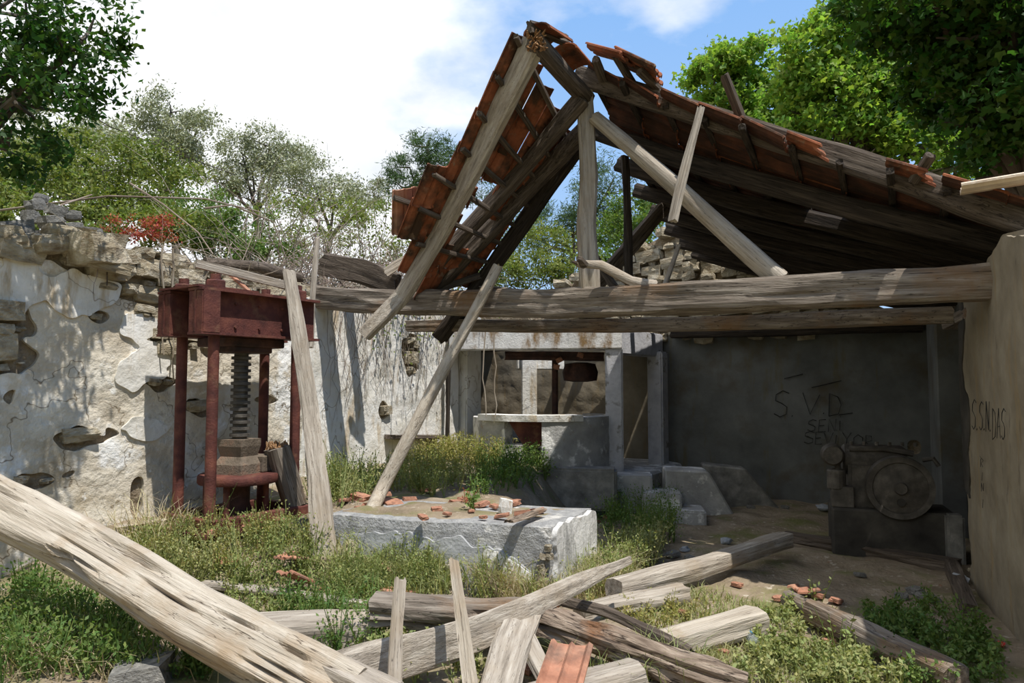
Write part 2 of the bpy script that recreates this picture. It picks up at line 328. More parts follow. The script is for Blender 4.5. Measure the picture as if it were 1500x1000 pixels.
def tile_mesh(nm, mat, W=.25, Ln=.42, broken=0, under=None):
    prof = [(0, .014), (.09, .030), (.17, .004), (.42, .0), (.50, .022), (.58, .0), (.84, .004), (.93, .030), (1, .020)]
    th = .014; V = []; Fc = []; m = len(prof); ys = [0, .96, 1.0]
    for iy, y in enumerate(ys):
        for i, (x, z) in enumerate(prof):
            yy = y * Ln
            if broken and iy: yy -= broken * Ln * (.35 + .5 * noise.noise((x * 4, broken * 9, 1)) + .3 * x)
            dz = -.010 if iy == 2 else 0
            V.append((x * W - W / 2, yy, z + dz)); V.append((x * W - W / 2, yy, z - th + dz * 1.4))
    for iy in range(len(ys) - 1):
        a, b2 = iy * 2 * m, (iy + 1) * 2 * m
        for i in range(m - 1):
            Fc.append((a + 2 * i, a + 2 * i + 2, b2 + 2 * i + 2, b2 + 2 * i)); Fc.append((a + 2 * i + 1, b2 + 2 * i + 1, b2 + 2 * i + 3, a + 2 * i + 3))
        Fc.append((a, b2, b2 + 1, a + 1)); e = 2 * m - 2; Fc.append((a + e, a + e + 1, b2 + e + 1, b2 + e))
    for a, fl in ((0, 0), (2 * m * (len(ys) - 1), 1)):
        for i in range(m - 1):
            f = (a + 2 * i, a + 2 * i + 1, a + 2 * i + 3, a + 2 * i + 2); Fc.append(f[::-1] if fl else f)
    me = bpy.data.meshes.new(nm); me.from_pydata(V, [], Fc); me.materials.append(mat); me.materials.append(under or mat); me.update()
    for f in me.polygons:
        if all(i % 2 for i in f.vertices): f.material_index = 1
    bm = bmesh.new(); bm.from_mesh(me); bmesh.ops.recalc_face_normals(bm, faces=bm.faces); bm.to_mesh(me); bm.free()
    return me
TILE = tile_mesh('roof_tile', m_tileu); TILEB = [tile_mesh('broken_tile', m_tileu, broken=b_) for b_ in (.5, .8, 1.1)]
m_sootshade = M('soot_shade_tile', [(.022, .014, .011), (.055, .026, .017), (.13, .05, .028)], 4, bump=.3, bscale=40)  # tile undersides: soot tone that also has the roof's shade put into it
TILES = tile_mesh('roof_tile', m_tileu, under=m_sootshade)
TILEG = tile_mesh('roof_tile', m_tile); TILEGB = [tile_mesh('broken_tile', m_tile, broken=b_) for b_ in (.5, .8, 1.1)]
SHARD = rock_pool('tile_shard', 5, .8, .3)
for s_ in SHARD: s_.materials.append(m_tile)

def leaf_quads(C, size, rng, elong=2.0, flat=.5, lobed=False, dirs=None):
    n = len(C); size = np.broadcast_to(np.asarray(size, float), (n,)) * rng.uniform(.7, 1.3, n)
    a = rng.normal(size=(n, 3)) if dirs is None else dirs + rng.normal(size=(n, 3)) * .5
    a /= np.linalg.norm(a, axis=1)[:, None]
    nn = rng.normal(size=(n, 3)); nn[:, 2] = np.abs(nn[:, 2]) + flat; nn -= (nn * a).sum(1)[:, None] * a; nn /= np.linalg.norm(nn, axis=1)[:, None]
    b = np.cross(nn, a); Lh = size[:, None]; Wd = Lh / elong
    if lobed:
        out = [(0, 0), (.42, -.05), (.55, .38), (.25, .42), (0, 1), (-.25, .42), (-.55, .38), (-.42, -.05)]
        V = np.stack([C + a * Lh * y + b * Lh * x + nn * Lh * (-.25 * abs(x)) for x, y in out], 1); k = 8
    else:
        V = np.stack([C, C + a * Lh * .5 + b * Wd * .5 - nn * Lh * .05, C + a * Lh, C + a * Lh * .5 - b * Wd * .5 - nn * Lh * .05], 1); k = 4
    return V.reshape(-1, 3), np.arange(n * k).reshape(n, k)
def blobs(bl, rng, sub=.33, per=40, shell=.55):
    """leaf centres of lumpy crown blobs: (centre, radii, clusters)"""
    out = []
    for c, r, k in bl:
        d = rng.normal(size=(k, 3)); d /= np.linalg.norm(d, axis=1)[:, None]
        q = d * (rng.uniform(shell, 1, k) ** .6)[:, None] * np.array(r) + np.array(c)
        s = sub * np.mean(r) * rng.uniform(.6, 1.2, k)
        e = np.repeat(q, per, 0) + rng.normal(size=(k * per, 3)) * np.repeat(s, per)[:, None] * np.array([1, 1, .7]) * .62
        out.append(e)
    return np.concatenate(out)
def tree(name, base, bl, leaf, mat, label, cat='tree', per=40, sub=.33, elong=2.2, lobed=False, trunk=.12, branches=True, seed=1, group=None, bmat=None, shell=.55, flat=.5, lean=(0, 0)):
    rng = np.random.default_rng(seed); base = Vector(base); bmat = bmat or m_tbark
    root = thing(name, base, label, cat, group)
    C = blobs(bl, rng, sub, per, shell); V, Fc = leaf_quads(C, leaf, rng, elong, flat, lobed)
    link('foliage', np_mesh('foliage', V, Fc), mat, root, kind='stuff')
    if trunk:
        cs = [Vector(c) for c, r, k in bl]; mid = sum(cs, Vector()) / len(cs); top = base.lerp(mid, .62) + Vector((lean[0], lean[1], 0))
        mb = MB(); pts = [base.lerp(top, t) + Vector((math.sin(t * 5 + seed), math.cos(t * 4 + seed), 0)) * trunk * .6 * t for t in np.linspace(0, 1, 7)]
        mb.tube(pts, trunk, 9, trunk * .7); mb.build('trunk', bmat, root, smooth=True)
        if branches:
            for c, (cc, r, k) in zip(cs, bl):
                mb = MB(); st = pts[-1]; bp = [st.lerp(c, t) + Vector(rng.normal(size=3)) * .05 * np.mean(r) * (0 < t < 1) for t in np.linspace(0, 1, 6)]
                mb.tube(bp, trunk * .55, 6, trunk * .18)
                for j in range(7):
                    d = Vector(rng.normal(size=3)); d.z = abs(d.z) * .6; d.normalize(); s0 = bp[random.randint(2, 5)]
                    e = s0 + Vector((d.x * r[0], d.y * r[1], d.z * r[2])) * .75
                    mb.tube([s0, s0.lerp(e, .5) + Vector(rng.normal(size=3)) * .06 * np.mean(r), e], trunk * .22, 5, trunk * .05)
                mb.build('branch', bmat, root, smooth=True)
    return root
# ------------------------------------------------------------------ setting: ground, hillside
def axis(lo, a, b2, hi, fine, coarse):
    return np.concatenate([np.arange(lo, a, coarse), np.arange(a, b2, fine), np.arange(b2, hi + coarse, coarse)])
gx = axis(-12, -5, 6, 14, .055, 1.0); gy = axis(-8, 2.6, 13.4, 15, .055, 1.0)
X, Y = np.meshgrid(gx, gy); Z = gh(X, Y)
nzv = np.array([noise.noise((x * 3, y * 3, 0)) * .022 + noise.noise((x * 9, y * 9, 4)) * .012 for x, y in zip(X.ravel(), Y.ravel())]).reshape(X.shape)
Z = Z + nzv
nx, ny = len(gx), len(gy); idx = np.arange(nx * ny).reshape(ny, nx)
FQ = np.stack([idx[:-1, :-1], idx[:-1, 1:], idx[1:, 1:], idx[1:, :-1]], -1).reshape(-1, 4)
link('ground', np_mesh('ground', np.stack([X, Y, Z], -1).reshape(-1, 3), FQ, True), m_ground, kind='structure')

WA, WD_, WN = Vector((-4.0, 5.5, 0)), Vector((3.3, 4.8, 0)).normalized(), Vector((4.8, -3.3, 0)).normalized()
BA, BD, BN = Vector((5.39, 9.3, 0)), Vector((-1, .587, 0)).normalized(), Vector((-.587, -1, 0)).normalized()
def hillz(x, y):
    dl = -((x - WA.x) * WN.x + (y - WA.y) * WN.y); db = -((x - BA.x) * BN.x + (y - BA.y) * BN.y)
    a = 2.35 + .13 * np.maximum(dl, 0) + .06 * np.maximum(db - 1, 0)
    return np.where(dl > -.2, a, 1.7 + .09 * np.maximum(db, 0))
hx = np.arange(-45, 46, .8); hy = np.arange(4, 75, .8); HX, HY = np.meshgrid(hx, hy); HZ = hillz(HX, HY)
HZ = HZ + np.array([noise.noise((x * .5, y * .5, 1)) * .25 + noise.noise((x * 1.7, y * 1.7, 7)) * .08 for x, y in zip(HX.ravel(), HY.ravel())]).reshape(HX.shape)
idx = np.arange(HX.size).reshape(HX.shape)
def outside(x, y):
    dl = -((x - WA.x) * WN.x + (y - WA.y) * WN.y); db = -((x - BA.x) * BN.x + (y - BA.y) * BN.y)
    return ((dl > .45) & (y - .6 * x > 7.0)) | (db > .6)
ok = outside(HX, HY); okq = ok[:-1, :-1] & ok[:-1, 1:] & ok[1:, 1:] & ok[1:, :-1]
FQ = np.stack([idx[:-1, :-1], idx[:-1, 1:], idx[1:, 1:], idx[1:, :-1]], -1)[okq]
link('hillside', np_mesh('hillside', np.stack([HX, HY, HZ], -1).reshape(-1, 3), FQ, True), m_hill, kind='structure')

# unseen slopes added round the ruin to cut skylight; ground rises behind the viewer
ra = np.linspace(0, 2 * math.pi, 73); rr_ = np.array([0, 14, 16, 19, 23, 28, 35, 45, 60]); V = []
for r0_ in rr_:
    for a_ in ra: 
        x, y = 1 + r0_ * math.cos(a_), 4 + r0_ * math.sin(a_); V.append((x, y, -.25 + (.50 * max(0, r0_ - 13) if y < 6 else .10 * max(0, r0_ - 13)) * (.85 + .3 * noise.noise((x * .1, y * .1, 0)))))
FQ = [(i * 73 + j, i * 73 + j + 1, (i + 1) * 73 + j + 1, (i + 1) * 73 + j) for i in range(len(rr_) - 1) for j in range(72)]
link('sky_block_ring', np_mesh('sky_block_ring', np.array(V), np.array(FQ), True), m_hill, kind='structure')

# ------------------------------------------------------------------ walls
def pl(poly, x):
    xs = [p[0] for p in poly]; ys = [p[1] for p in poly]; return float(np.interp(x, xs, ys))
def slab(name, A, D, Nv, s0, s1, zb, zt, th, mat, ds=.12, amp=.02, parent=None, holes=None, fs=3.0, **k):
    """a wall: front face on the line A+D*s looking along Nv; zb, zt are functions of s"""
    ns = max(1, int((s1 - s0) / ds)); nz = 16; V = []; Fc = []
    for i in range(ns + 1):
        s = s0 + (s1 - s0) * i / ns
        for j in range(nz + 1):
            z = zb(s) + (zt(s) - zb(s)) * j / nz
            d = amp * (noise.noise((s * fs, z * fs, 3)) + .6 * noise.noise((s * fs * 3, z * fs * 3, 8)))
            V.append(A + D * s + Nv * d + Vector((0, 0, z)))
    o = len(V)
    for i in range(ns + 1):
        s = s0 + (s1 - s0) * i / ns
        V.append(A + D * s - Nv * th + Vector((0, 0, zb(s)))); V.append(A + D * s - Nv * th + Vector((0, 0, zt(s))))
    R = nz + 1
    for i in range(ns):
        for j in range(nz): Fc.append((i * R + j, (i + 1) * R + j, (i + 1) * R + j + 1, i * R + j + 1))
        Fc.append((o + 2 * i, o + 2 * i + 1, o + 2 * i + 3, o + 2 * i + 2)); Fc.append((i * R + nz, (i + 1) * R + nz, o + 2 * i + 3, o + 2 * i + 1))
    for i in (0, ns): Fc.append([i * R + j for j in range(R)] + [o + 2 * i + 1, o + 2 * i])
    mb = MB(); mb.V = [tuple(v) for v in V]; mb.F = [list(f) for f in Fc]; mb.n = len(V)
    return mb.build(name, mat, parent, **k)
def sheet(name, A, D, Nv, s0, s1, z0, z1, keep, mat, parent, off=.045, res=.03, relief=.012, th=.03, fs=4):
    """a plaster coat with a ragged outline: grid cells where keep(s, z), lifted off the wall"""
    ns = int((s1 - s0) / res); nz = int((z1 - z0) / res); ids = {}; V = []; Fc = []
    def vid(i, j):
        if (i, j) not in ids:
            s, z = s0 + i * res, z0 + j * res
            js = s + .4 * res * noise.noise((s * 30, z * 30, 0)); jz = z + .4 * res * noise.noise((s * 30, z * 30, 9))
            d = off + relief * (1.3 * noise.noise((s * fs * .5, z * fs * .5, 2)) + .6 * noise.noise((s * fs * 2, z * fs * 2, 5)) + .35 * noise.noise((s * fs * 6, z * fs * 6, 7)))
            ids[(i, j)] = len(V); V.append(A + D * js + Nv * d + Vector((0, 0, jz)))
        return ids[(i, j)]
    for i in range(ns):
        for j in range(nz):
            if keep(s0 + (i + .5) * res, z0 + (j + .5) * res): Fc.append((vid(i, j), vid(i + 1, j), vid(i + 1, j + 1), vid(i, j + 1)))
    n = len(V); ed = {}
    for f in Fc:
        for a, b2 in zip(f, f[1:] + f[:1]): ed[(a, b2)] = 1
    rim = [(a, b2) for (a, b2) in ed if (b2, a) not in ed]; nb = {}
    for a, b2 in rim: nb.setdefault(a, []).append(b2); nb.setdefault(b2, []).append(a)
    for _ in range(4):
        nv = {q: V[q] * .4 + sum((V[k_] for k_ in n_), Vector()) * (.6 / len(n_)) for q, n_ in nb.items()}
        for q, p_ in nv.items(): V[q] = p_
    rim = [(a, b2) for (a, b2) in ed if (b2, a) not in ed]; back = {}
    for a, b2 in rim:
        for q in (a, b2):
            if q not in back: back[q] = len(V); V.append(V[q] - Nv * (th + .02))
    for a, b2 in rim: Fc.append((a, back[a], back[b2], b2))
    me = bpy.data.meshes.new(name); me.from_pydata(V, [], Fc); me.update()
    me.polygons.foreach_set('use_smooth', [True] * len(me.polygons)); me.set_sharp_from_angle(angle=math.radians(50))
    return link(name, me, mat, parent)
def on(A, Nv, D, u, v):
    d = ray(u, v); t = (A - EYE).dot(Nv) / d.dot(Nv); p = EYE + d * t; return (p - A).dot(D), p.z
def WL(u, v): return on(WA, WN, WD_, u, v)
def BW(u, v): return on(BA, BN, BD, u, v)
def rag(s, z, a=.07, f=3.0): return a * (noise.noise((s * f, z * f, 1)) + .5 * noise.noise((s * f * 3, z * f * 3, 4)))

# left wall -------------------------------------------------------
SEND = WL(690, 560)[0]
topl = [(-2.6, 2.55)] + [WL(u, v) for u, v in ((0, 352), (60, 345), (130, 352), (200, 368), (290, 392), (340, 405), (400, 418), (470, 425), (560, 440), (690, 448))]
wall_l = slab('wall_left', WA, WD_, WN, -2.6, SEND, lambda s: -.2, lambda s: pl(topl, s) + .03 * noise.noise((s * 5, 0, 0)), .55, m_mortar, amp=.03, kind='structure')
plt = [(-2.6, 2.50)] + [WL(u, v) for u, v in ((0, 378), (60, 384), (118, 398), (150, 425), (185, 440), (212, 470), (222, 520), (250, 522), (290, 508), (330, 505), (430, 452), (470, 440))]
holes = [(*WL(118, 642), .28, .09), (*WL(235, 560), .16, .10), (*WL(5, 505), .20, .34), (*WL(285, 598), .18, .09), (*WL(140, 462), .10, .05), (*WL(385, 585), .14, .05), (*WL(60, 700), .22, .07), (*WL(196, 730), .05, .2)]
def inhole(s, z, pad=1.0):
    return any(((s - a) / (c * pad)) ** 2 + ((z - b2) / (d * pad)) ** 2 + rag(s, z, 1.3, 4) + rag(s, z, .7, 13) < 1 for a, b2, c, d in holes)
SW = WL(438, 560)[0]
def keepA(s, z): return s < SW + rag(s, z, .06) and z < pl(plt, s) + rag(s, z, .10) + rag(s, z, .05, 11) and not inhole(s, z)
sheet('plaster', WA, WD_, WN, -2.4, SW + .2, -.1, 2.75, keepA, m_plaster, wall_l, relief=.022)
fl = [(*WL(190, 480), .17, .13), (*WL(110, 430), .30, .18), (*WL(205, 535), .24, .2), (*WL(205, 628), .22, .10), (*WL(25, 420), .2, .22)]
def keepF(s, z): return any(((s - a) / c) ** 2 + ((z - b2) / d) ** 2 + rag(s, z, 1.1, 3.5) + rag(s, z, .5, 14) < 1 for a, b2, c, d in fl)
sheet('plaster_flake', WA, WD_, WN, -1, 2.6, .3, 2.75, keepF, m_white, wall_l, off=.066, relief=.010, res=.025, th=.025)
wh = [(*WL(598, 520), .16, .30), (*WL(560, 600), .10, .12)]
def keepW(s, z):
    return s > SW + rag(s, z, .06) and z < pl(topl, s) - .10 + rag(s, z, .06) and not any(((s - a) / c) ** 2 + ((z - b2) / d) ** 2 + rag(s, z, 1, 5) < 1 for a, b2, c, d in wh)
sheet('limewash', WA, WD_, WN, SW - .2, SEND - .32, .2, 2.95, keepW, m_white, wall_l, relief=.014)
# stones showing above and through the plaster: each its own piece
def rubble(A, D, Nv, s0, s1, z0, z1, test, nmax, par, wmax=.36, wmin=.10, tries=9000, proud=.05, jit=.12):
    """stones fitted into a face, the big ones first"""
    got = []; t = 0
    while len(got) < nmax and t < tries:
        f = t / tries; t += 1; w = (wmax * (1 - f) + wmin * f) * random.uniform(.8, 1.2); h = w * random.uniform(.42, .75)
        s, z = random.uniform(s0, s1), random.uniform(z0, z1)
        if not all(test(s + i * w * .38, z + j * h * .36, h * .3) for i in (-1, 0, 1) for j in (-1, 1)): continue
        if any(abs(s - a) < (w + b2) * .46 and abs(z - c) < (h + d) * .46 for a, c, b2, d in got): continue
        got.append((s, z, w, h)); rockat(A + D * s + Nv * (random.uniform(-.03, proud) - .03) + Vector((0, 0, z)), w * 1.04, .24, h * 1.06, D + Nv * random.uniform(-.12, .12), par, jit)
def testl(s, z, h):
    if z > pl(topl, s) + .04: return False
    if s < SW: return z > pl(plt, s) - .02 or inhole(s, z, .98)
    return any(((s - a) / c) ** 2 + ((z - b2) / d) ** 2 < .9 for a, b2, c, d in wh)
rubble(WA, WD_, WN, -.9, SEND, .3, 2.9, testl, 250, wall_l, .38, .07, 16000, .03)
# loose rubble lying on the wall head
def pile(list_, par):
    for u, v, Yd, w, h, *pool in list_:
        k_ = 1 if (u, v) == (140, 366) else .76
        rockat(P(u, v, Yd), w * k_, w * .8 * k_, h * k_, WD_ + Vector((random.uniform(-.5, .5), random.uniform(-.5, .5), 0)), par, .3, pool[0] if pool else None)
pile([(18, 340, 5.75, .34, .2, ROCKD), (75, 325, 6.2, .22, .15, ROCKD), (62, 348, 6.0, .20, .14, ROCKD), (106, 335, 6.4, .22, .14, ROCKD), (82, 308, 6.5, .20, .13, ROCKD), (136, 342, 6.5, .2, .13, ROCKD), (52, 300, 6.5, .18, .14, ROCKD), (106, 316, 6.6, .2, .12, ROCKD), (45, 318, 6.2, .18, .14, ROCKD), (60, 290, 6.6, .13, .1, ROCKD), (30, 352, 5.8, .2, .12, ROCKD), (92, 350, 6.3, .2, .12, ROCKD),
      (140, 366, 6.0, .46, .27), (75, 358, 5.75, .36, .2), (100, 345, 6.0, .5, .13), (185, 378, 6.3, .26, .17), (245, 383, 6.7, .42, .2), (220, 398, 6.5, .34, .17), (20, 358, 5.6, .34, .14), (150, 388, 6.05, .5, .12), (300, 400, 7.0, .4, .2), (275, 396, 6.85, .3, .14),
      (355, 412, 7.35, .38, .16), (400, 420, 7.7, .35, .14), (440, 425, 8.0, .32, .16), (45, 352, 5.75, .3, .15), (5, 345, 5.6, .3, .2)], wall_l)
# pier at the end of the left wall and the wall hiding the mill's far end
PA = WA + WD_ * (SEND - .32)
mb = MB(); mb.box(WA + WD_ * (SEND - .12) + WN * -.02 + Vector((0, 0, 1.45)), .36, .34, 2.3, frame((0, 0, 0), WD_).to_3x3().to_4x4())
mb.build('trim_1', m_white, None, bevel=.02, seg=2, kind='structure')
EA = WA + WD_ * SEND - WN * .15; EB = Vector((-1.7, 13.45, 0)); ED = (EB - EA).normalized(); EN = Vector((ED.y, -ED.x, 0))
slab('wall_rear_left', EA, ED, EN, 0, (EB - EA).length, lambda s: -.2, lambda s: 2.8, .4, m_back, kind='structure', amp=.015)
# back wall with the rubble gable -----------------------------------
BL = (EB - BA).dot(BD)
gpts = [BW(u, v) for u, v in ((1000, 332), (960, 352), (900, 388), (830, 420), (790, 432))]
gtop = [(-1.0, 2.4)] + sorted([(0, 2.45), (BW(1020, 334)[0], 3.58)] + gpts) + [(BL + .5, 2.9)]
wall_b = slab('wall_back', BA, BD, BN, -.4, BL, lambda s: -.2, lambda s: pl(gtop, s) + .05 * noise.noise((s * 4, 1, 0)), .5, m_mortar, amp=.03, kind='structure')
PZ = 2.36
def keepB(s, z): return s > -.3 and s < BL - .2 and z < PZ + (rag(s, z, .03) if s < 3.6 else rag(s, z, .12)) and not (abs(s - BW(1340, 655)[0]) < .09 and abs(z - BW(1340, 655)[1]) < .09)
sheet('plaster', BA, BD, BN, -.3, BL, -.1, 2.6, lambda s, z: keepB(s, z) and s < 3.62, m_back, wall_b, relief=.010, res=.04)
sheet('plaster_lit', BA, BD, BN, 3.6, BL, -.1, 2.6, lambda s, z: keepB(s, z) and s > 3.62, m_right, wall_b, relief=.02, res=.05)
rubble(BA, BD, BN, 1.0, 5.0, PZ - .05, 3.75, lambda s, z, h: z < pl(gtop, s) + .05, 285, wall_b, .34, .10, 12000, .07, .2)
pile([(1000, 332, 10.9, .3, .16), (975, 342, 11.0, .34, .2), (940, 362, 11.2, .3, .18), (915, 378, 11.3, .35, .2), (880, 395, 11.5, .36, .2), (850, 408, 11.7, .4, .2), (825, 418, 11.9, .4, .2), (1020, 325, 10.8, .3, .16), (870, 405, 11.4, .3, .2), (900, 392, 11.2, .26, .15)], wall_b)
# timber plate let into the back wall
timber('trim_2', [P(985, 489, 10.75), P(1350, 479, 9.2)], .16, .14, m_dark, kind='structure')
# right wall -------------------------------------------------------
N0, N1, N2, N3 = Vector((2.70, 3.42, 0)), Vector((3.36, 4.9, 0)), Vector((3.75, 5.95, 0)), BA.copy()
RA, RD = N0, (N2 - N0).normalized(); RN = Vector((-RD.y, RD.x, 0)); RLn = (N2 - N0).length
rtop = [(0, 2.30), (.5, 2.48), (1.3, 2.58), (1.62, 2.52), (1.75, 2.42), (RLn, 2.36)]
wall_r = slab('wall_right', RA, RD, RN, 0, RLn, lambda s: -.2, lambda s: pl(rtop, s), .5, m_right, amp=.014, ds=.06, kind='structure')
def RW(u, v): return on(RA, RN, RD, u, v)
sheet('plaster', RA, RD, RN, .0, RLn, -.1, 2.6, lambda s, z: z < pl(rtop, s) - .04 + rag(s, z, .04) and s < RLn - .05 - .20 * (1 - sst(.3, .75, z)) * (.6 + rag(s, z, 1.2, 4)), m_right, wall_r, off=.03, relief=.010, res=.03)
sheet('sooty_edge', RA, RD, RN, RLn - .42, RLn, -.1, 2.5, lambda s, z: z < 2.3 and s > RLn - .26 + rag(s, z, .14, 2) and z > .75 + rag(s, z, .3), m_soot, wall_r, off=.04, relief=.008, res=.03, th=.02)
QA, QD = N2 + Vector((.10, .0, 0)), (N3 - N2).normalized(); QN = Vector((-QD.y, QD.x, 0)); QL = (N3 - N2).length + .2
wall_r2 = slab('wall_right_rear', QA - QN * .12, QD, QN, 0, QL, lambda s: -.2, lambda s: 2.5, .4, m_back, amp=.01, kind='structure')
mb = MB(); mb.box(QA + QD * 2.55 + Vector((0, 0, 1.15)), 1.1, .26, 2.5, frame((0, 0, 0), QD).to_3x3().to_4x4()); mb.build('trim_3', m_back, None, bevel=.02, kind='structure')
mb = MB(); mb.box(QA + QD * .9 - QN * .10 + Vector((0, 0, .93)), .85, .06, 1.85, frame((0, 0, 0), QD).to_3x3().to_4x4()); mb.build('door_1', m_soot, None, bevel=.01, kind='structure')
# timber lintel stub and wall plate at the right wall's head
timber('trim_4', [P(1392, 474, 6.3), P(1470, 438, 5.0)], .14, .10, m_beam, kind='structure')

# charcoal writing on the two walls ----------------------------------
GL = {'S': [[(1, .9), (.6, 1), (.15, .85), (.1, .62), (.5, .52), (.85, .38), (.8, .1), (.4, 0), (0, .12)]], 'E': [[(.9, 1), (.1, .97), (0, 0), (.85, .03)], [(.05, .5), (.7, .53)]],
      'N': [[(0, 0), (.1, 1), (.75, .05), (.9, 1)]], 'I': [[(.1, 0), (.15, .8)], [(.2, 1.08), (.28, 1.16)]], 'i': [[(.0, .0), (.22, .85)]], 'V': [[(0, 1), (.4, 0), (.95, 1)]], 'Y': [[(0, 1), (.45, .5), (.9, 1)], [(.45, .5), (.35, 0)]],
      'O': [[(.5, 1), (.1, .75), (.1, .25), (.5, 0), (.9, .25), (.95, .75), (.5, 1)]], 'R': [[(.05, 0), (.1, 1), (.75, .95), (.8, .62), (.1, .5), (.85, 0)]], 'D': [[(.05, 0), (.1, 1), (.7, .85), (.95, .5), (.75, .1), (.05, 0)]],
      'A': [[(0, 0), (.45, 1), (.9, 0)], [(.2, .38), (.72, .4)]], '.': [[(.1, 0), (.2, .06)]], '-': [[(0, .05), (.9, .2)]]}
def write(A, Nv, D, par, items, wd, name='graffiti', off=.066):
    """items: (letter, u, v_top, width px, height px, slant px)"""
    mb = MB()
    for ch, u, v, w, h, dv in items:
        for st in GL[ch]:
            pts = []
            for x, y in st:
                s, z = on(A, Nv, D, u + x * w, v + (1 - y) * h + x * dv); pts.append(A + D * s + Nv * off + Vector((0, 0, z)))
            mb.tube(pts, wd, 4)
    mb.build(name, m_coal, par)
write(BA, BN, BD, wall_b, [('S', 1135, 572, 22, 38, 0), ('.', 1160, 572, 10, 38, 0), ('V', 1177, 575, 26, 30, 3), ('.', 1206, 572, 8, 34, 0), ('D', 1214, 576, 20, 33, 0), ('-', 1230, 590, 22, 18, 0), ('-', 1150, 545, 30, 10, -6), ('-', 1190, 560, 48, 8, -10)], .006)
write(BA, BN, BD, wall_b, [('S', 1184, 614, 13, 17, 0), ('E', 1200, 614, 12, 18, 0), ('N', 1214, 613, 13, 19, 0), ('I', 1230, 612, 8, 18, 0), ('S', 1179, 631, 15, 18, 0), ('E', 1195, 632, 12, 18, 0), ('V', 1208, 633, 14, 18, 0), ('i', 1224, 634, 10, 18, 0), ('Y', 1235, 633, 14, 19, 0), ('O', 1250, 636, 15, 18, 0), ('R', 1268, 637, 12, 20, 0)], .005)
write(RA, RN, RD, wall_r, [('S', 1434, 585, 6, 44, 0), ('.', 1441, 590, 3, 40, 0), ('S', 1445, 588, 6, 42, 0), ('.', 1452, 590, 3, 40, 0), ('N', 1455, 588, 6, 44, 0), ('.', 1461, 592, 3, 40, 0), ('D', 1465, 598, 6, 46, 0), ('A', 1472, 598, 6, 44, 0), ('S', 1479, 598, 6, 46, 0)], .0026, off=.045)
write(RA, RN, RD, wall_r, [('-', 1446, 655, 6, 14, 10), ('R', 1447, 672, 4, 12, 0), ('i', 1449, 690, 4, 14, 0), ('N', 1448, 708, 4, 12, 0), ('i', 1450, 730, 4, 14, 0)], .002, 'scribble', .045)

# ------------------------------------------------------------------ foundations inside: mill floor, steps, concrete block
def D2(v): return v.normalized()
FA, FB = Vector((-.75, 9.85, 0)), Vector((1.36, 9.5, 0)); FE = Vector((2.15, 10.6, 0))
mb = MB(); mb.V = []; poly = [(-.9, 9.2), (.55, 9.05), (1.32, 9.35), (1.75, 9.3), (2.5, 10.6), (2.2, 11.6), (-1.8, 13.5)]
mb.add([Vector((x, y, -.1)) for x, y in poly] + [Vector((x, y, .46)) for x, y in poly], [tuple(range(7))[::-1], tuple(range(7, 14))] + [(i, (i + 1) % 7, (i + 1) % 7 + 7, i + 7) for i in range(7)])
mb.build('floor_mill', m_conc, None, bevel=.03, kind='structure')
# ------------------------------------------------------------------ concrete frame round the mill
fr = thing('lintel_portal', FB, 'whitewashed concrete post-and-lintel frame in front of the mill basin', 'frame', kind='thing')
def boxb(name, c, D, sx, sy, sz, mat, par, bevel=.015, **k):
    mb = MB(); mb.box((0, 0, 0), sx, sy, sz); return link(name, mb.mesh(name, False, bevel, 2), mat, par, mw=frame(c, D), **k)
fd = (FB - FA).normalized(); gd = (FE - FB).normalized()
ZL0, ZL1 = 2.08, 2.36
boxb('pillar', FB + Vector((0, .05, 1.02)), fd, .23, .24, 2.15, m_pillar, fr, .02)
boxb('pillar', FE + Vector((0, 0, 1.22)), gd, .22, .24, 1.75, m_pillar, fr, .02)
boxb('lintel', FA.lerp(FB, .5) + Vector((0, .02, (ZL0 + ZL1) / 2)), fd, (FB - FA).length + .2, .24, ZL1 - ZL0, m_lintel, fr, .015)
boxb('lintel', FB.lerp(FE, .5) + Vector((0, .12, (ZL0 + ZL1) / 2 - .03)), gd, (FE - FB).length + .05, .22, ZL1 - ZL0 + .06, m_pillar, fr, .015)
# second frame behind, seen through the opening
fr2 = thing('rear_portal', (.2, 11.6, .4), 'pale concrete post and lintel standing behind the mill basin', 'frame')
q = P(775, 560, 11.4)
boxb('pillar', Vector((q.x, 11.4, 1.28)), (1, 0, 0), .24, .24, 1.7, m_white, fr2)
boxb('lintel', Vector((q.x + .18, 11.45, 1.98)), (1, 0, 0), .75, .22, .26, m_white, fr2)
# slab added over the mill to darken it, with a gap for sun
mb = MB(); poly = [(-.95, 9.95), (1.3, 9.55), (2.2, 10.7), (2.35, 11.1), (1.5, 11.3), (.9, 10.75), (.15, 10.7), (.0, 11.3), (-.4, 11.9), (-1.6, 12.6)]
n = len(poly); mb.add([Vector((x, y, 2.15)) for x, y in poly] + [Vector((x, y, 2.30)) for x, y in poly], [tuple(range(n))[::-1], tuple(range(n, 2 * n))] + [(i, (i + 1) % n, (i + 1) % n + n, i + n) for i in range(n)])
mb.build('shade_slab', m_dark, None, kind='structure')
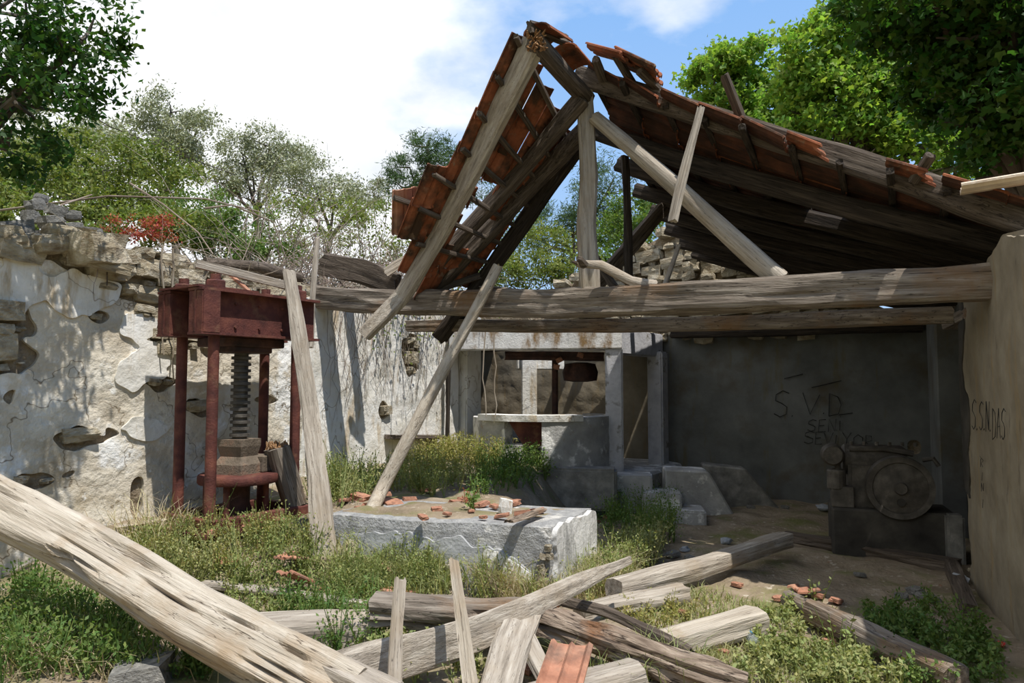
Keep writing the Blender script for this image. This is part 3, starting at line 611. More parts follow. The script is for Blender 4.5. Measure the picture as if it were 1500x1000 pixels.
# rusted drive frame and shaft of the mill
ms = thing('mill_drive', P(813, 610, 10.3), 'dark rusted drive shaft and cross bar above the stone mill basin', 'machinery')
mb = MB(); mb.tube([P(813, 640, 10.3), P(813, 520, 10.3)], .045, 10); mb.build('shaft', m_rustd, ms, True)
timber('cross_bar', [P(742, 521, 10.25), P(884, 522, 10.15)], .12, .12, m_rustd, ms)
mb = MB(); c = P(850, 545, 10.4); mb.lathe([(.10, -.14), (.24, -.12), (.26, .0), (.22, .12), (.10, .14)], c, None, 16); mb.build('pulley', m_rustd, ms, True)
for u, v in ((819, 527), (850, 520), (815, 537)):
    rockat(P(u, v, 10.1), .09, .08, .07, (1, 0, 0), ms, .5, SHARD, 'brick_chip')
# basin ------------------------------------------------------------
bas = thing('mill_basin', Vector((.42, 9.75, .46)), 'round concrete olive-crushing basin with a broken front under the lintel', 'basin')
bc_ = Vector((.40, 9.85, 0)); R0, R1, ZB, ZT = .93, .74, .46, 1.20
def arc(a0, a1, z0f, z1f, r0, r1, name, mat, n=20, nzz=8):
    V = []; Fc = []
    for i in range(n + 1):
        a = math.radians(a0 + (a1 - a0) * i / n)
        for j in range(nzz + 1):
            z = z0f(i / n) + (z1f(i / n) - z0f(i / n)) * j / nzz; r = r0 + .02 * noise.noise((a * 6, z * 6, 2))
            V.append(bc_ + Vector((math.cos(a) * r, math.sin(a) * r, z)))
        for j in range(nzz + 1):
            z = z0f(i / n) + (z1f(i / n) - z0f(i / n)) * j / nzz
            V.append(bc_ + Vector((math.cos(a) * r1, math.sin(a) * r1, z)))
    R = 2 * (nzz + 1)
    for i in range(n):
        for j in range(nzz):
            Fc.append((i * R + j, (i + 1) * R + j, (i + 1) * R + j + 1, i * R + j + 1)); k = nzz + 1
            Fc.append((i * R + k + j, i * R + k + j + 1, (i + 1) * R + k + j + 1, (i + 1) * R + k + j))
        for j in (0, nzz): Fc.append((i * R + j, i * R + nzz + 1 + j, (i + 1) * R + nzz + 1 + j, (i + 1) * R + j))
    for i in (0, n): Fc.append([i * R + j for j in range(nzz + 1)] + [i * R + nzz + 1 + j for j in range(nzz, -1, -1)])
    mb = MB(); mb.V = [tuple(v) for v in V]; mb.F = [list(f) for f in Fc]; mb.n = len(V)
    return mb.build(name, mat, bas, smooth=True)
# angles: -90 looks at the viewer; opening between -112 and -92
arc(-215, -122, lambda t: ZB, lambda t: ZT - .02, R0, R1, 'basin_wall', m_conc)
arc(-92, 35, lambda t: ZB - .02, lambda t: ZT, R0 + .03, R1, 'basin_wall', m_conc, 26)
arc(-122, -107, lambda t: ZB, lambda t: .86, R0, R1, 'basin_wall', m_conc, 6)
arc(-150, -60, lambda t: ZT - .05, lambda t: ZT + .03, R0 + .05, R1 - .03, 'basin_rim', m_white, 24, 2)
arc(35, 145, lambda t: ZB, lambda t: ZT - .05, R0, R1, 'basin_wall', m_conc, 20)
mb = MB(); mb.lathe([(.9, .70), (.82, .80)], bc_, None, 24); mb.build('basin_bed', m_soot, bas)
pb = [P(742, 612, 9.05), P(826, 612, 9.0), P(790, 655, 9.03), P(768, 655, 9.03)]
mb = MB(); mb.add(pb + [q + Vector((0, .06, 0)) for q in pb], [(0, 1, 2, 3), (7, 6, 5, 4), (0, 4, 5, 1), (1, 5, 6, 2), (2, 6, 7, 3), (3, 7, 4, 0)]); mb.build('chute', m_rust, bas)
boxb('plinth', P(800, 715, 8.85) + Vector((0, .12, 0)), fd, 1.75, .35, .50, m_stoned, bas, .03)
# steps and stair cheek ---------------------------------------------------
st = thing('stair', Vector((1.8, 8.7, 0)), 'three low concrete steps going up beside the grey pillar', 'steps', kind='thing')
for u, v, Yd, w, h in ((930, 700, 8.95, .50, .48), (974, 726, 8.62, .46, .33), (1012, 752, 8.38, .42, .16)):
    c = P(u, v, Yd); boxb('step', Vector((c.x, Yd + .22, c.z - h / 2)), fd, w, .48, h + .06, m_conc, st, .02)
ck = frame(Vector((2.02, 9.05, 0)), (1, -.12, 0)); mb = MB()
mb.prism([(-.10, -.05), (.80, -.05), (.72, .02), (.45, .50), (.42, .53), (-.10, .55), (-.1, .45)], .5, Matrix())
link('stair_cheek', mb.mesh('stair_cheek', False, .02, 1), m_conc, None, 'sloping concrete cheek wall beside the small steps', 'cheek wall', mw=ck)
mb = MB(); mb.prism([(0, -.05), (1.0, -.05), (.55, .50), (.0, .55)], .35, Matrix())
link('concrete_slab', mb.mesh('concrete_slab', False, .02, 1), m_stoned, None, 'dark broken concrete slab leaning at the foot of the back wall', 'slab', mw=frame(Vector((2.55, 9.65, 0)), (1, -.15, 0)))
# low concrete block in the middle ------------------------------------------
C0 = Vector((.30, 5.42, 0)); CX, CY = Vector((-1.158, .34, 0)).normalized(), Vector((.42, .86, 0)).normalized()
blk = thing('concrete_block', C0 + CX * .6 + CY * .45, 'low whitewashed concrete block with tile shards on its top', 'block')
mb = MB(); Lb, Wb, Hb = 1.95, .93, .545
nu, nv, nw = 30, 14, 9; ids = {}
def bp_(i, j, k):
    key = (i, j, k)
    if key not in ids:
        p = C0 + CX * (Lb * i / nu) + CY * (Wb * j / nv) + Vector((0, 0, -.15 + (Hb + .15) * k / nw))
        n_ = Vector((noise.noise(p * 3), noise.noise(p * 3 + Vector((9, 0, 0))), noise.noise(p * 3 + Vector((0, 9, 0))) * .6)) * .022 + Vector((noise.noise(p * 11), noise.noise(p * 11 + Vector((5, 0, 0))), 0)) * .008
        e = (i in (0, nu)) + (j in (0, nv)) + (k in (0, nw))
        if e >= 2: n_ += (C0 + CX * Lb / 2 + CY * Wb / 2 + Vector((0, 0, .2)) - p).normalized() * .025
        ids[key] = len(mb.V); mb.V.append(tuple(p + n_))
    return ids[key]
for a in range(nu):
    for b_ in range(nv):
        for k_ in (0, nw): mb.F.append([bp_(a, b_, k_), bp_(a + 1, b_, k_), bp_(a + 1, b_ + 1, k_), bp_(a, b_ + 1, k_)])
    for b_ in range(nw):
        for j_ in (0, nv): mb.F.append([bp_(a, j_, b_), bp_(a + 1, j_, b_), bp_(a + 1, j_, b_ + 1), bp_(a, j_, b_ + 1)])
for a in range(nv):
    for b_ in range(nw):
        for i_ in (0, nu): mb.F.append([bp_(i_, a, b_), bp_(i_, a + 1, b_), bp_(i_, a + 1, b_ + 1), bp_(i_, a, b_ + 1)])
mb.n = len(mb.V)
core = mb.build('core', m_concr, blk)
CN = Vector((-CY.x, -CY.y, 0)) if False else Vector((CX.y, -CX.x, 0))
if CN.y > 0: CN = -CN
EN_ = Vector((-CX.x, -CX.y, 0))
cl = [(0, .10), (.1, .16), (.28, .30), (.5, .38), (.62, .34), (.72, .43), (.86, .42), (.95, .36), (1.05, .43), (1.3, .44), (1.6, .40)]
def frontkeep(s, z): return .05 < s and z < pl(cl, s) + rag(s, z, .03, 9)
sheet('render_coat', C0, CX, CN, .0, 1.7, -.05, .55, frontkeep, m_concl, core, off=.020, relief=.009, res=.018, th=.018, fs=7)
sheet('limewash_coat', C0, CX, CN, .0, 1.0, -.05, .55, lambda s, z: .06 < s and z < pl(cl, s) - .012 + rag(s, z, .03, 9) and (s < .62 + rag(s, z, .22, 4) - .4 * z), m_white, core, off=.027, relief=.009, res=.018, th=.012, fs=7)
sheet('limewash_coat', C0, CY, EN_, .0, Wb, -.05, .55, lambda s, z: z < .535 + rag(s, z, .03, 8) and s > .05 + rag(s, z, .05, 8), m_streak, core, off=.022, relief=.008, res=.02, th=.02)
for i in range(9):
    rockat(C0 + CX * random.uniform(.0, .09) + CN * .02 + Vector((0, 0, random.uniform(.05, .45))), .055, .05, .045, CX, core, .5)
V = []; ids = {}; Fc = []
for i in range(41):
    for j in range(21):
        a, b_ = .12 + (Lb - .14) * i / 40, .06 + (Wb - .1) * j / 20; p = C0 + CX * a + CY * b_
        e = min(a - .12, Lb - .02 - a, b_ - .06, Wb - .04 - b_); V.append((p.x, p.y, Hb - .012 + .05 * min(1, max(0, e) * 5) * max(0, .25 + .9 * noise.noise(p * 3.3) + .4 * sst(.3, 1.2, a)) + .008 * noise.noise(p * 14)))
for i in range(40):
    for j in range(20): Fc.append((i * 21 + j, i * 21 + j + 1, i * 21 + j + 22, i * 21 + j + 21))
link('earth_layer', np_mesh('earth_layer', np.array(V), np.array(Fc)), m_ground, blk)
# layer of rubble and shards on top; each shard lies loose: a thing
SH = []
def shard(p, sz, k, lab, grp, mats=None):
    o = rockat(p, sz * random.uniform(.8, 1.3), sz * random.uniform(.6, .9), sz * .18 + .012, (random.uniform(-1, 1), random.uniform(-1, 1), 0), None, .25, SHARD, 'tile_shard')
    o['label'] = lab; o['category'] = 'tile shard'; o['group'] = grp; SH.append(o); return o
BL_ = ['reddish shard near the middle of the block top', 'shard at the back edge of the block beside the red-stemmed plant', 'small shard just right of the green sprout on the block', 'long orange shard behind the whitish stone on the block', 'shard at the left part of the block top in loose earth', 'small shard in front of the green sprout on the block', 'tiny shard near the front left edge of the block top', 'shard by the far left end of the block top', 'large shard right of the whitish stone under the bark strip', 'shard in front of the whitish stone on the block', 'tiny shard at the front edge of the block top', 'shard behind the red-stemmed plant on the block', 'last shard toward the right end of the block top']
for (u, v, s_), lab_ in zip(((705, 738, .13), (668, 735, .12), (725, 741, .08), (752, 736, .14), (640, 745, .10), (690, 748, .07), (655, 752, .06), (620, 757, .08), (770, 750, .16), (735, 755, .09), (708, 757, .06), (680, 730, .1), (790, 748, .1)), BL_):
    q = P(u, v, 5.0); d = ray(u, v); t = (Hb + .03 - 1.6) / d.z; p = EYE + d * t
    shard(p, s_, 0, 'terracotta ' + lab_, 'tile shards on the concrete block')
p = EYE + ray(741, 742) * ((Hb + .06 - 1.6) / ray(741, 742).z)
o = rockat(p, .11, .07, .13, (1, .3, 0), None, .3, None, 'pale_stone', label='small whitish stone among shards on the concrete block', cat='stone'); o.data = o.data.copy(); o.data.materials.clear(); o.data.materials.append(m_white)
timber('bark_strip', [EYE + ray(745, 762) * ((Hb + .06 - 1.6) / ray(745, 762).z), EYE + ray(792, 745) * ((Hb + .07 - 1.6) / ray(792, 745).z)], .07, .03, m_bark, None, label='ragged brown bark strip on the concrete block', cat='bark', rough=.012)
PL_ = ['large shard left of the leaning pole', 'shard touching the left side of the leaning pole', 'large shard between the leaning pole and the block', 'shard at the rear left corner of the block', 'wide shard midway between leaning plank and pole', 'shard right behind the leaning pole', 'shard farthest back on the earth behind the leaning pole', 'shard in front of the block corner right of the pole', 'shard nearest the leaning plank, on the bank', 'shard under the yellow-green weeds behind the block', 'shard just below the crossing of pole and bank', 'upper shard low down between plank foot and pole foot', 'lower shard low down between plank foot and pole foot']
for (u, v, s_), lab_ in zip(((528, 733, .18), (545, 745, .16), (575, 742, .2), (600, 735, .12), (510, 722, .18), (560, 728, .15), (540, 722, .12), (590, 750, .15), (505, 738, .12), (625, 722, .1), (530, 750, .12), (515, 775, .12), (500, 790, .14)), PL_):
    shard(GP(u, v, .03), s_, 0, 'terracotta ' + lab_, 'tile shards behind the leaning pole')
# ------------------------------------------------------------------ the iron screw press
p2 = P(310, 630, 6.0); p2 = Vector((p2.x, 6.0, 0)); e1, e2 = WD_.copy(), -WN
p1, p4 = p2 + e2 * .47, p2 + e1 * .85; p3 = p4 + e2 * .47; pc = (p2 + p3) / 2; ZBASE = .40
press = thing('screw_press', pc + Vector((0, 0, ZBASE)), 'tall rust-red iron screw press standing before the left wall', 'press')
def rel(a, b2, z): return p2 + e1 * a + e2 * b2 + Vector((0, 0, z))
PM = frame((0, 0, 0), e1)
for q in (p1, p2, p3, p4):
    mb = MB(); mb.lathe([(.046, .38), (.046, 2.04)], q, None, 18)
    po = mb.build('post', m_rust, press, True)
    mb = MB(); mb.lathe([(.085, 2.40), (.085, 2.475), (.075, 2.485)], q, None, 6); mb.lathe([(.045, 2.40), (.042, 2.535)], q, None, 14); mb.build('nut', m_rust, po)
for b2 in (0, .47):
    mb = MB(); Ln_ = 1.22; c0 = rel(.43, b2, 0)
    mb.box(c0 + Vector((0, 0, 2.395)), Ln_, .20, .022, PM); mb.box(c0 + Vector((0, 0, 2.03)), Ln_, .20, .022, PM); mb.box(c0 + Vector((0, 0, 2.21)), Ln_, .022, .35, PM)
    bo = mb.build('girder', m_rust, press)
    mb = MB()
    for a in (-.165,): mb.box(rel(a, b2, 2.21), .018, .19, .34, PM)
    mb.box(rel(-.09, b2 - .095, 2.21), .15, .016, .345, PM)
    mb.build('end_plate', m_rust, bo)
    mb = MB()
    for k_ in range(5):
        for z_ in (2.10, 2.30): mb.lathe([(.014, 0), (.012, .014)], rel(-.05 + .04 * 0 + k_ * .24, b2 - .013, z_), frame((0, 0, 0), e1).to_3x3().to_4x4() @ Matrix.Rotation(math.pi / 2, 4, 'X'), 8)
    mb.build('rivet', m_rust, bo, kind='stuff')
mb = MB(); mb.box(rel(.10, .235, 2.42), .58, .58, .018, PM); mb.build('top_plate', m_rust, press)
mb = MB(); mb.box(rel(.43, .235, 1.98), .62, .42, .08, PM); mb.box(rel(.43, .235, 1.93), .40, .36, .08, PM); mb.build('nut_housing', m_rustd, press, bevel=.01)
sc_ = rel(.43, .235, 0); prof = []; nth = 16; z0_, z1_ = 1.00, 1.92
for k_ in range(nth):
    z = z0_ + (z1_ - z0_) * k_ / nth; pt = (z1_ - z0_) / nth
    prof += [(.062, z), (.062, z + pt * .45), (.086, z + pt * .5), (.086, z + pt * .95)]
mb = MB(); mb.lathe(prof, sc_, None, 22); mb.build('screw', m_iron, press, True)
mb = MB(); q = Vector((sc_.x, sc_.y, 0)); R_ = PM.to_3x3().to_4x4() @ Matrix.Rotation(.25, 4, 'Z')
for (wa, za), (wb, zb_) in zip([(.30, .815), (.30, .90), (.22, .97), (.26, 1.06), (.26, 1.12)], [(.30, .90), (.22, .97), (.26, 1.06), (.26, 1.12), (.26, 1.121)]):
    v = [q + R_ @ Vector((x * w / 2, y * w / 2, 0)) + Vector((0, 0, z)) for w, z in ((wa, za), (wb, zb_)) for x, y in ((-1, -1), (1, -1), (1, 1), (-1, 1))]
    mb.add(v, [(0, 1, 2, 3), (4, 5, 6, 7)] + [(i, (i + 1) % 4, (i + 1) % 4 + 4, i + 4) for i in range(4)])
mb.build('thrust_block', m_blockiron, press)
mb = MB(); mb.box(q + R_ @ Vector((.17, -.10, 0)) + Vector((0, 0, .89)), .14, .18, .16, R_); mb.build('thrust_lug', m_blockiron, press, bevel=.015)
mb = MB(); mb.lathe([(.335, .735), (.345, .75), (.345, .80), (.335, .815)], sc_, None, 40); mb.build('pressing_plate', m_rust, press, True)
mb = MB(); mb.lathe([(.10, .44), (.10, .74)], sc_, None, 18); mb.build('ram', m_rustd, press, True)
for a, b2 in ((.22, .10), (.62, .10), (.62, .40), (.22, .40)):
    mb = MB(); mb.lathe([(.028, .45), (.028, .74)], rel(a, b2, 0), None, 10); mb.build('guide_rod', m_rust, press, True)
mb = MB(); mb.box(rel(.43, .235, .395), 1.22, .86, .03, PM); mb.build('base_plate', m_rust, press)
for (a, b2, sx_, sy_) in ((.43, -.10, 1.0, .07), (.43, .57, 1.0, .07), (-.04, .235, .07, .62), (.90, .235, .07, .62)):
    mb = MB(); mb.box(rel(a, b2, .455), sx_, sy_, .095, PM); mb.build('tray_rim', m_rust, press, bevel=.008)
for i in range(10):
    a, b2 = random.uniform(-.1, .98), random.choice((-.16, .0, .3))
    rockat(rel(a, b2, .425), .10, .07, .03, (random.uniform(-1, 1), 1, 0), press, .3, SHARD, 'rust_flake')
mb = MB(); mb.box(rel(.43, .235, .28), 1.0, .7, .24, PM); mb.build('footing', m_mortar, press)
# rotten stump leaning inside the press
o = timber('rotten_stump', [P(431, 737, 6.72), P(408, 655, 6.62)], .22, .20, m_beam, None, p=5, rough=.02, end=.02, label='short rotten timber stump leaning inside the rusty press', cat='timber')
c = P(408, 653, 6.62)
mb = MB()
for i in range(60):
    a = c + Vector((random.uniform(-.09, .09), random.uniform(-.08, .08), random.uniform(-.03, .0))); mb.tube([a, a + Vector((random.uniform(-.02, .02), random.uniform(-.02, .02), random.uniform(.02, .06)))], .011, 4, .005)
mb.build('splintered_end', m_stub, o, kind='stuff')
# stick and rusty bar lying over the press head
timber('thin_lath', [P(289, 386, 6.15), P(426, 420, 6.72)], .045, .075, m_grey, None, rough=.004, label='thin grey lath lying across the rusty press head', cat='lath')
mb = MB(); mb.box((0, 0, 0), .42, .045, .02); link('rusty_bar', mb.mesh('rusty_bar'), m_tile, None, 'orange-rust flat bar propped on top of the press', 'bar', mw=frame((P(335, 400, 6.5) + P(370, 431, 6.35)) / 2, P(370, 431, 6.35) - P(335, 400, 6.5)))

# ------------------------------------------------------------------ main timbers of the truss
def BY(u): # depth of the tie beam at image column u
    k_ = (u - 750) / F; return (8.15 - .587 * 2.18) / (1 + .587 * k_)
tr = thing('roof_truss', P(860, 425, BY(860)), 'big weathered roof truss with tie beam and king post across the ruin', 'truss')
bpts = [P(452, 434, BY(452)), P(560, 441, BY(560)), P(700, 446, BY(700)), P(860, 443, BY(860)), P(1000, 438, BY(1000)), P(1200, 428, BY(1200)), P(1475, 412, BY(1475))]
timber('tie_beam', bpts, .24, .26, m_beam, tr, p=6, n=28, seg=.06, rough=.016, freq=2.6, split=.012)
timber('king_post', [P(863, 424, BY(862)), P(858, 330, BY(860) - .02), P(862, 260, 6.45), P(856, 135, 6.43)], .165, .15, m_grey, tr, p=4, n=20, seg=.06, rough=.012, freq=3, taper=(1.12, .85))
timber('strut', [P(872, 172, 6.36), P(1000, 282, 6.0), P(1143, 409, 5.68)], .15, .15, m_grey, tr, p=2, n=18, rough=.010, taper=(.85, 1.12), smooth=True)
AP = P(862, 128, 6.45)
timber('principal_rafter', [P(848, 112, 6.50), P(1100, 190, 5.86), P(1310, 258, 5.25), P(1560, 345, 4.60)], .14, .185, m_brown, tr, p=6, n=20, rough=.010)
timber('hanging_post', [P(1026, 160, 5.74), P(986, 322, 5.62)], .085, .05, m_grey, tr, p=5, rough=.008, taper=(.8, 1.05))
rl = timber('ridge_log', [P(786, 62, 5.55), P(858, 146, 6.45)], .16, .16, m_brown, tr, p=2.2, n=18, rough=.010, smooth=True)
c = P(786, 62, 5.53); mb = MB()
for i in range(50):
    a = c + Vector((random.uniform(-.07, .07), 0, random.uniform(-.07, .07))); mb.tube([a, a + Vector((random.uniform(-.04, .04), random.uniform(-.08, -.01), random.uniform(-.05, .03)))], .012, 4, .004)
mb.build('splintered_end', m_stub, rl, kind='stuff')
# beams behind and below
timber('lower_beam', [P(600, 478, 7.95), P(975, 476, 6.75), P(1395, 462, 5.45)], .12, .13, m_beam, None, rough=.010, label='thinner brown timber running just below and behind the main tie beam', cat='beam')
timber('dark_prop', [P(914, 230, 7.15), P(919, 330, 7.05), P(922, 421, 6.95)], .075, .07, m_dark, None, p=3, label='thin dark upright prop behind the king post', cat='prop')
timber('diagonal_brace', [P(972, 304, 8.0), P(872, 418, 7.6)], .11, .16, m_brown, None, label='dark slanting brace between king post and rubble gable', cat='brace')
timber('short_brace', [P(868, 372, 7.0), P(900, 422, 6.75)], .06, .07, m_brown, None, label='short dark stick crossing behind foot of the king post', cat='brace')
br = timber('crooked_branch', [P(846, 386, 6.18), P(880, 388, 6.2), P(905, 402, 6.2), P(928, 414, 6.22), P(958, 417, 6.15)], .10, .10, m_grey, None, p=2, n=14, rough=.012, smooth=True, taper=(.75, 1), label='crooked grey branch lying on tie beam by the king post', cat='branch')
mb = MB(); mb.tube([P(848, 386, 6.18), P(838, 383, 6.15)], .028, 7, .008); mb.tube([P(856, 388, 6.16), P(850, 380, 6.1), P(846, 378, 6.08)], .04, 7, .02); mb.build('twig_stub', m_brown, br, True)
timber('pale_stick', [P(994, 360, 7.1), P(974, 417, 6.4)], .045, .03, m_grey, None, rough=.004, label='pale thin stick leaning on the gable behind the tie beam', cat='stick')
timber('dark_stick', [P(641, 424, 7.45), P(702, 405, 7.5)], .07, .07, m_brown, None, p=3, label='dark stick lying on tie beam below the hanging tiles', cat='stick')
timber('curled_bark', [P(706, 421, 7.0), P(735, 423, 6.95), P(768, 428, 6.85)], .10, .035, m_beam, None, p=2, label='curled grey bark strip on top of the tie beam', cat='bark')
timber('old_board', [P(476, 388, 8.4), P(530, 398, 8.25), P(576, 419, 8.05)], .12, .26, m_brown, None, rough=.014, end=.08, label='thick dark board lying on the left wall behind the beam', cat='board')
timber('white_slat', [P(566, 399, 7.9), P(594, 381, 7.95)], .05, .10, m_pale, None, rough=.006, label='short whitish slat on wall beside the hanging rafter', cat='slat')
timber('dry_log', [P(300, 385, 7.5), P(380, 392, 7.7), P(440, 408, 8.2)], .13, .13, m_brown, None, p=2, smooth=True, label='dry brown log lying along the top of the left wall', cat='log')
timber('dry_stalk', [P(456, 508, 7.55), P(459, 430, 7.6), P(465, 350, 7.7)], .06, .06, m_grey, None, p=2, smooth=True, label='grey dead stem standing behind the press against the beam end', cat='stem')
timber('wall_shelf', [WA + WD_ * WL(560, 639)[0] + WN * .13 + Vector((0, 0, WL(560, 639)[1])), WA + WD_ * WL(632, 639)[0] + WN * .13 + Vector((0, 0, WL(632, 639)[1]))], .22, .055, m_brown, None, rough=.004, label='small wooden shelf fixed to the whitewashed left wall', cat='shelf')

# ------------------------------------------------------------------ left roof slope, hanging broken
T1, B1 = P(776, 58, 5.6), P(588, 436, 7.05)
T4, B4 = P(848, 215, 6.95), P(690, 436, 7.62)
hs = thing('collapsed_slope', (T1 + B4) / 2, 'collapsed left roof slope hanging steeply with orange tiles and rafters', 'roof', kind='thing')
timber('rafter', [P(784, 62, 5.62), P(720, 190, 6.1), P(640, 350, 6.75), P(588, 436, 7.02), P(536, 488, 7.05)], .115, .20, m_grey, hs, p=6, n=20, rough=.010, end=.05, taper=(1, .75), up=(-.6, .35, .7))
timber('rafter', [P(852, 145, 6.30), P(770, 242, 6.75), P(609, 424, 7.40)], .12, .15, m_brown, hs, p=5, n=18, rough=.010)
timber('rafter', [P(862, 185, 6.60), P(806, 244, 6.95), P(632, 426, 7.50)], .13, .16, m_brown, hs, p=5, n=18, rough=.010)
timber('rafter', [T4 + Vector((.05, 0, .1)), P(770, 322, 7.3), P(699, 421, 7.6), P(644, 494, 7.75)], .13, .16, m_dark, hs, p=5, n=18, rough=.010, end=.06)
def HS(t, w):
    a = T1.lerp(B1, t); b2 = T4.lerp(B4, t); return a.lerp(b2, w)
def hframe(t, w, dz=0):
    c = HS(t, w); y = (HS(t + .02, w) - HS(t - .02, w)).normalized(); x = (HS(t, w + .02) - HS(t, w - .02)).normalized()
    n_ = x.cross(y).normalized()
    if n_.z < 0: n_ = -n_
    x2 = y.cross(n_).normalized(); Mw = Matrix((x2, y, n_)).transposed().to_4x4(); Mw.translation = c + n_ * (.10 + dz); return Mw
NR, NC = 8, 8; LT = (B1 - T1).length; WT = (HS(.5, 1) - HS(.5, 0)).length
drop = {(4, 2), (4, 3), (3, 2), (5, 2), (7, 4), (7, 5), (7, 6), (6, 7), (5, 3), (7, 3)}
for r in range(NR):
    t = r / NR
    # batten at the head of each course
    ext = -.22 if r in (4, 5) else -.06
    if r < 7:
        a, b2 = hframe(t + .03, ext, -.035).translation, hframe(t + .03, .98, -.035).translation
        timber('batten', [a, b2], .045, .04, m_brown, hs, n=8, seg=.4, rough=.004)
    for c_ in range(-2, NC - 1):
        w = (c_ + .14) * .235 / WT
        if w > 1.05: continue
        if c_ < 0 and not (r in (4, 5) and c_ == -1): continue
        if (r, c_) in drop or (c_ == -1 and r in (3,)) or (r > 6 and c_ < 2): continue
        Mw = hframe(t, w, .012 + random.uniform(0, .012)) @ Matrix.Rotation(random.uniform(-.03, .03), 4, 'Z') @ Matrix.Rotation(-.045, 4, 'X')
        me = random.choice(TILEB) if ((r, c_ + 1) in drop or (r - 1, c_) in drop) and random.random() < .6 else TILE
        link('roof_tile', me, None, hs, mw=Mw)
# the group of tiles that slid out beyond the front rafter
tv = (P(640, 275, 6.5) - P(572, 282, 6.3))
for k_, (a, b2) in enumerate(((P(655, 268, 6.62), P(552, 345, 6.75)),)):
    pass
def quadtile(o, xd, yd, W, Ln_, cols, rows, par, drop=()):
    xd, yd = Vector(xd).normalized(), Vector(yd).normalized(); n_ = xd.cross(yd).normalized()
    flip = n_.z < 0
    for i in range(cols):
        for j in range(rows):
            if (i, j) in drop: continue
            x2 = xd if not flip else -xd; nn = x2.cross(yd).normalized()
            Mw = Matrix((x2, (yd - x2 * x2.dot(yd)).normalized(), nn)).transposed().to_4x4(); Mw.translation = Vector(o) + xd * (W * (i + .5)) + yd * (Ln_ * j) + nn * .01 * (j + random.random() * .5)
            link('roof_tile', TILEG, None, par, mw=Mw)
o_, x_, y_ = P(577, 279, 6.35), P(648, 268, 6.72) - P(577, 279, 6.35), P(551, 343, 6.42) - P(577, 279, 6.35)
quadtile(o_, x_, y_, .235, .40, 3, 1, hs)
timber('batten', [P(578, 290, 6.36), P(660, 318, 6.8)], .05, .045, m_brown, hs, n=8, seg=.4, rough=.004)
# ridge caps over the ridge log
def capmesh():
    V = []; Fc = []; n_ = 8
    for j in range(3):
        for i in range(n_ + 1):
            a = math.pi * i / n_
            for rr in (.125, .108): V.append((math.cos(a) * rr, j * .20, math.sin(a) * rr * .55))
    R_ = 2 * (n_ + 1)
    for j in range(2):
        for i in range(n_):
            a = j * R_ + 2 * i; Fc += [(a, a + 2, a + R_ + 2, a + R_), (a + 1, a + R_ + 1, a + R_ + 3, a + 3)]
        for i in (0, n_): a = j * R_ + 2 * i; Fc.append((a, a + R_, a + R_ + 1, a + 1))
    for j in (0, 2):
        for i in range(n_): a = j * R_ + 2 * i; Fc.append((a, a + 1, a + 3, a + 2))
    me = bpy.data.meshes.new('ridge_tile'); me.from_pydata(V, [], Fc); me.materials.append(m_tileu); me.update(); return me
CAP = capmesh()
for (u, v, Yd), (u2, v2, Yd2) in (((786, 46, 5.5), (822, 68, 5.85)), ((826, 74, 5.9), (858, 110, 6.3))):
    a, b2 = P(u, v, Yd), P(u2, v2, Yd2); y = (b2 - a).normalized(); x = y.cross(Vector((0, 0, 1))).normalized(); z = x.cross(y)
    Mw = Matrix((x, y, z)).transposed().to_4x4(); Mw.translation = a; link('ridge_tile', CAP, None, hs, mw=Mw)
timber('ridge_board', [P(776, 40, 5.5), P(832, 58, 5.95)], .05, .10, m_brown, hs, rough=.014)

# ------------------------------------------------------------------ right roof slope
RG = [(-.4, (.52, 6.13, 4.48)), (0, (.72, 6.47, 4.46)), (.62, (1.02, 7.0, 4.10)), (2.5, (1.86, 8.7, 3.80)), (3.75, (2.43, 9.8, 3.66)), (5.2, (3.12, 11.05, 3.60))]
EV = [(-.4, (3.38, 4.24, 2.64)), (0, (3.58, 4.58, 2.66)), (2.5, (4.80, 6.80, 2.62)), (5.2, (6.2, 9.2, 2.48))]
def v3(tab, b2): return Vector([float(np.interp(b2, [q[0] for q in tab], [q[1][k_] for q in tab])) for k_ in range(3)])
def RS(a, b2, dz=0):
    """a: 0 at the ridge, 1 at the eaves; b2: metres behind the truss; dz along the slope's normal"""
    p, q = v3(RG, b2), v3(EV, b2); r = p.lerp(q, a); r.z -= .07 * math.sin(math.pi * a)
    if dz:
        y = (q - p).normalized(); x = (v3(RG, b2 + .1).lerp(v3(EV, b2 + .1), a) - v3(RG, b2 - .1).lerp(v3(EV, b2 - .1), a)).normalized(); n_ = x.cross(y).normalized(); r += (n_ if n_.z > 0 else -n_) * dz
    return r
A0, R2v = v3(RG, 0), Vector((.506, .862, 0))
rs = thing('tiled_slope', A0, 'sagging right roof slope of old terracotta tiles on sooty rafters', 'roof', kind='thing')
DEPTH = 5.0; NRr = 10
for b2 in (.55, 1.2, 1.85, 2.5, 3.2, 3.9, 4.6):
    timber('rafter', [RS(-.03, b2, -.10), RS(.35, b2, -.11), RS(.7, b2, -.11), RS(1.02, b2, -.10)], .12, .16, m_dark, rs, p=6, n=12, seg=.25, rough=.010)
for r in range(NRr):
    b0 = .02 + (-.16 if r in (1, 4, 7) else 0)
    timber('batten', [RS((r + .12) / NRr, b2, -.005) for b2 in (b0, 1.3, 2.6, 3.8, DEPTH)], .055, .05, m_dark, rs, n=8, seg=.4, rough=.004)
BL = [0.0]
while BL[-1] < DEPTH:
    b2 = BL[-1]
    while (RS(.25, b2) - RS(.25, BL[-1])).length < .238: b2 += .005
    BL.append(b2)
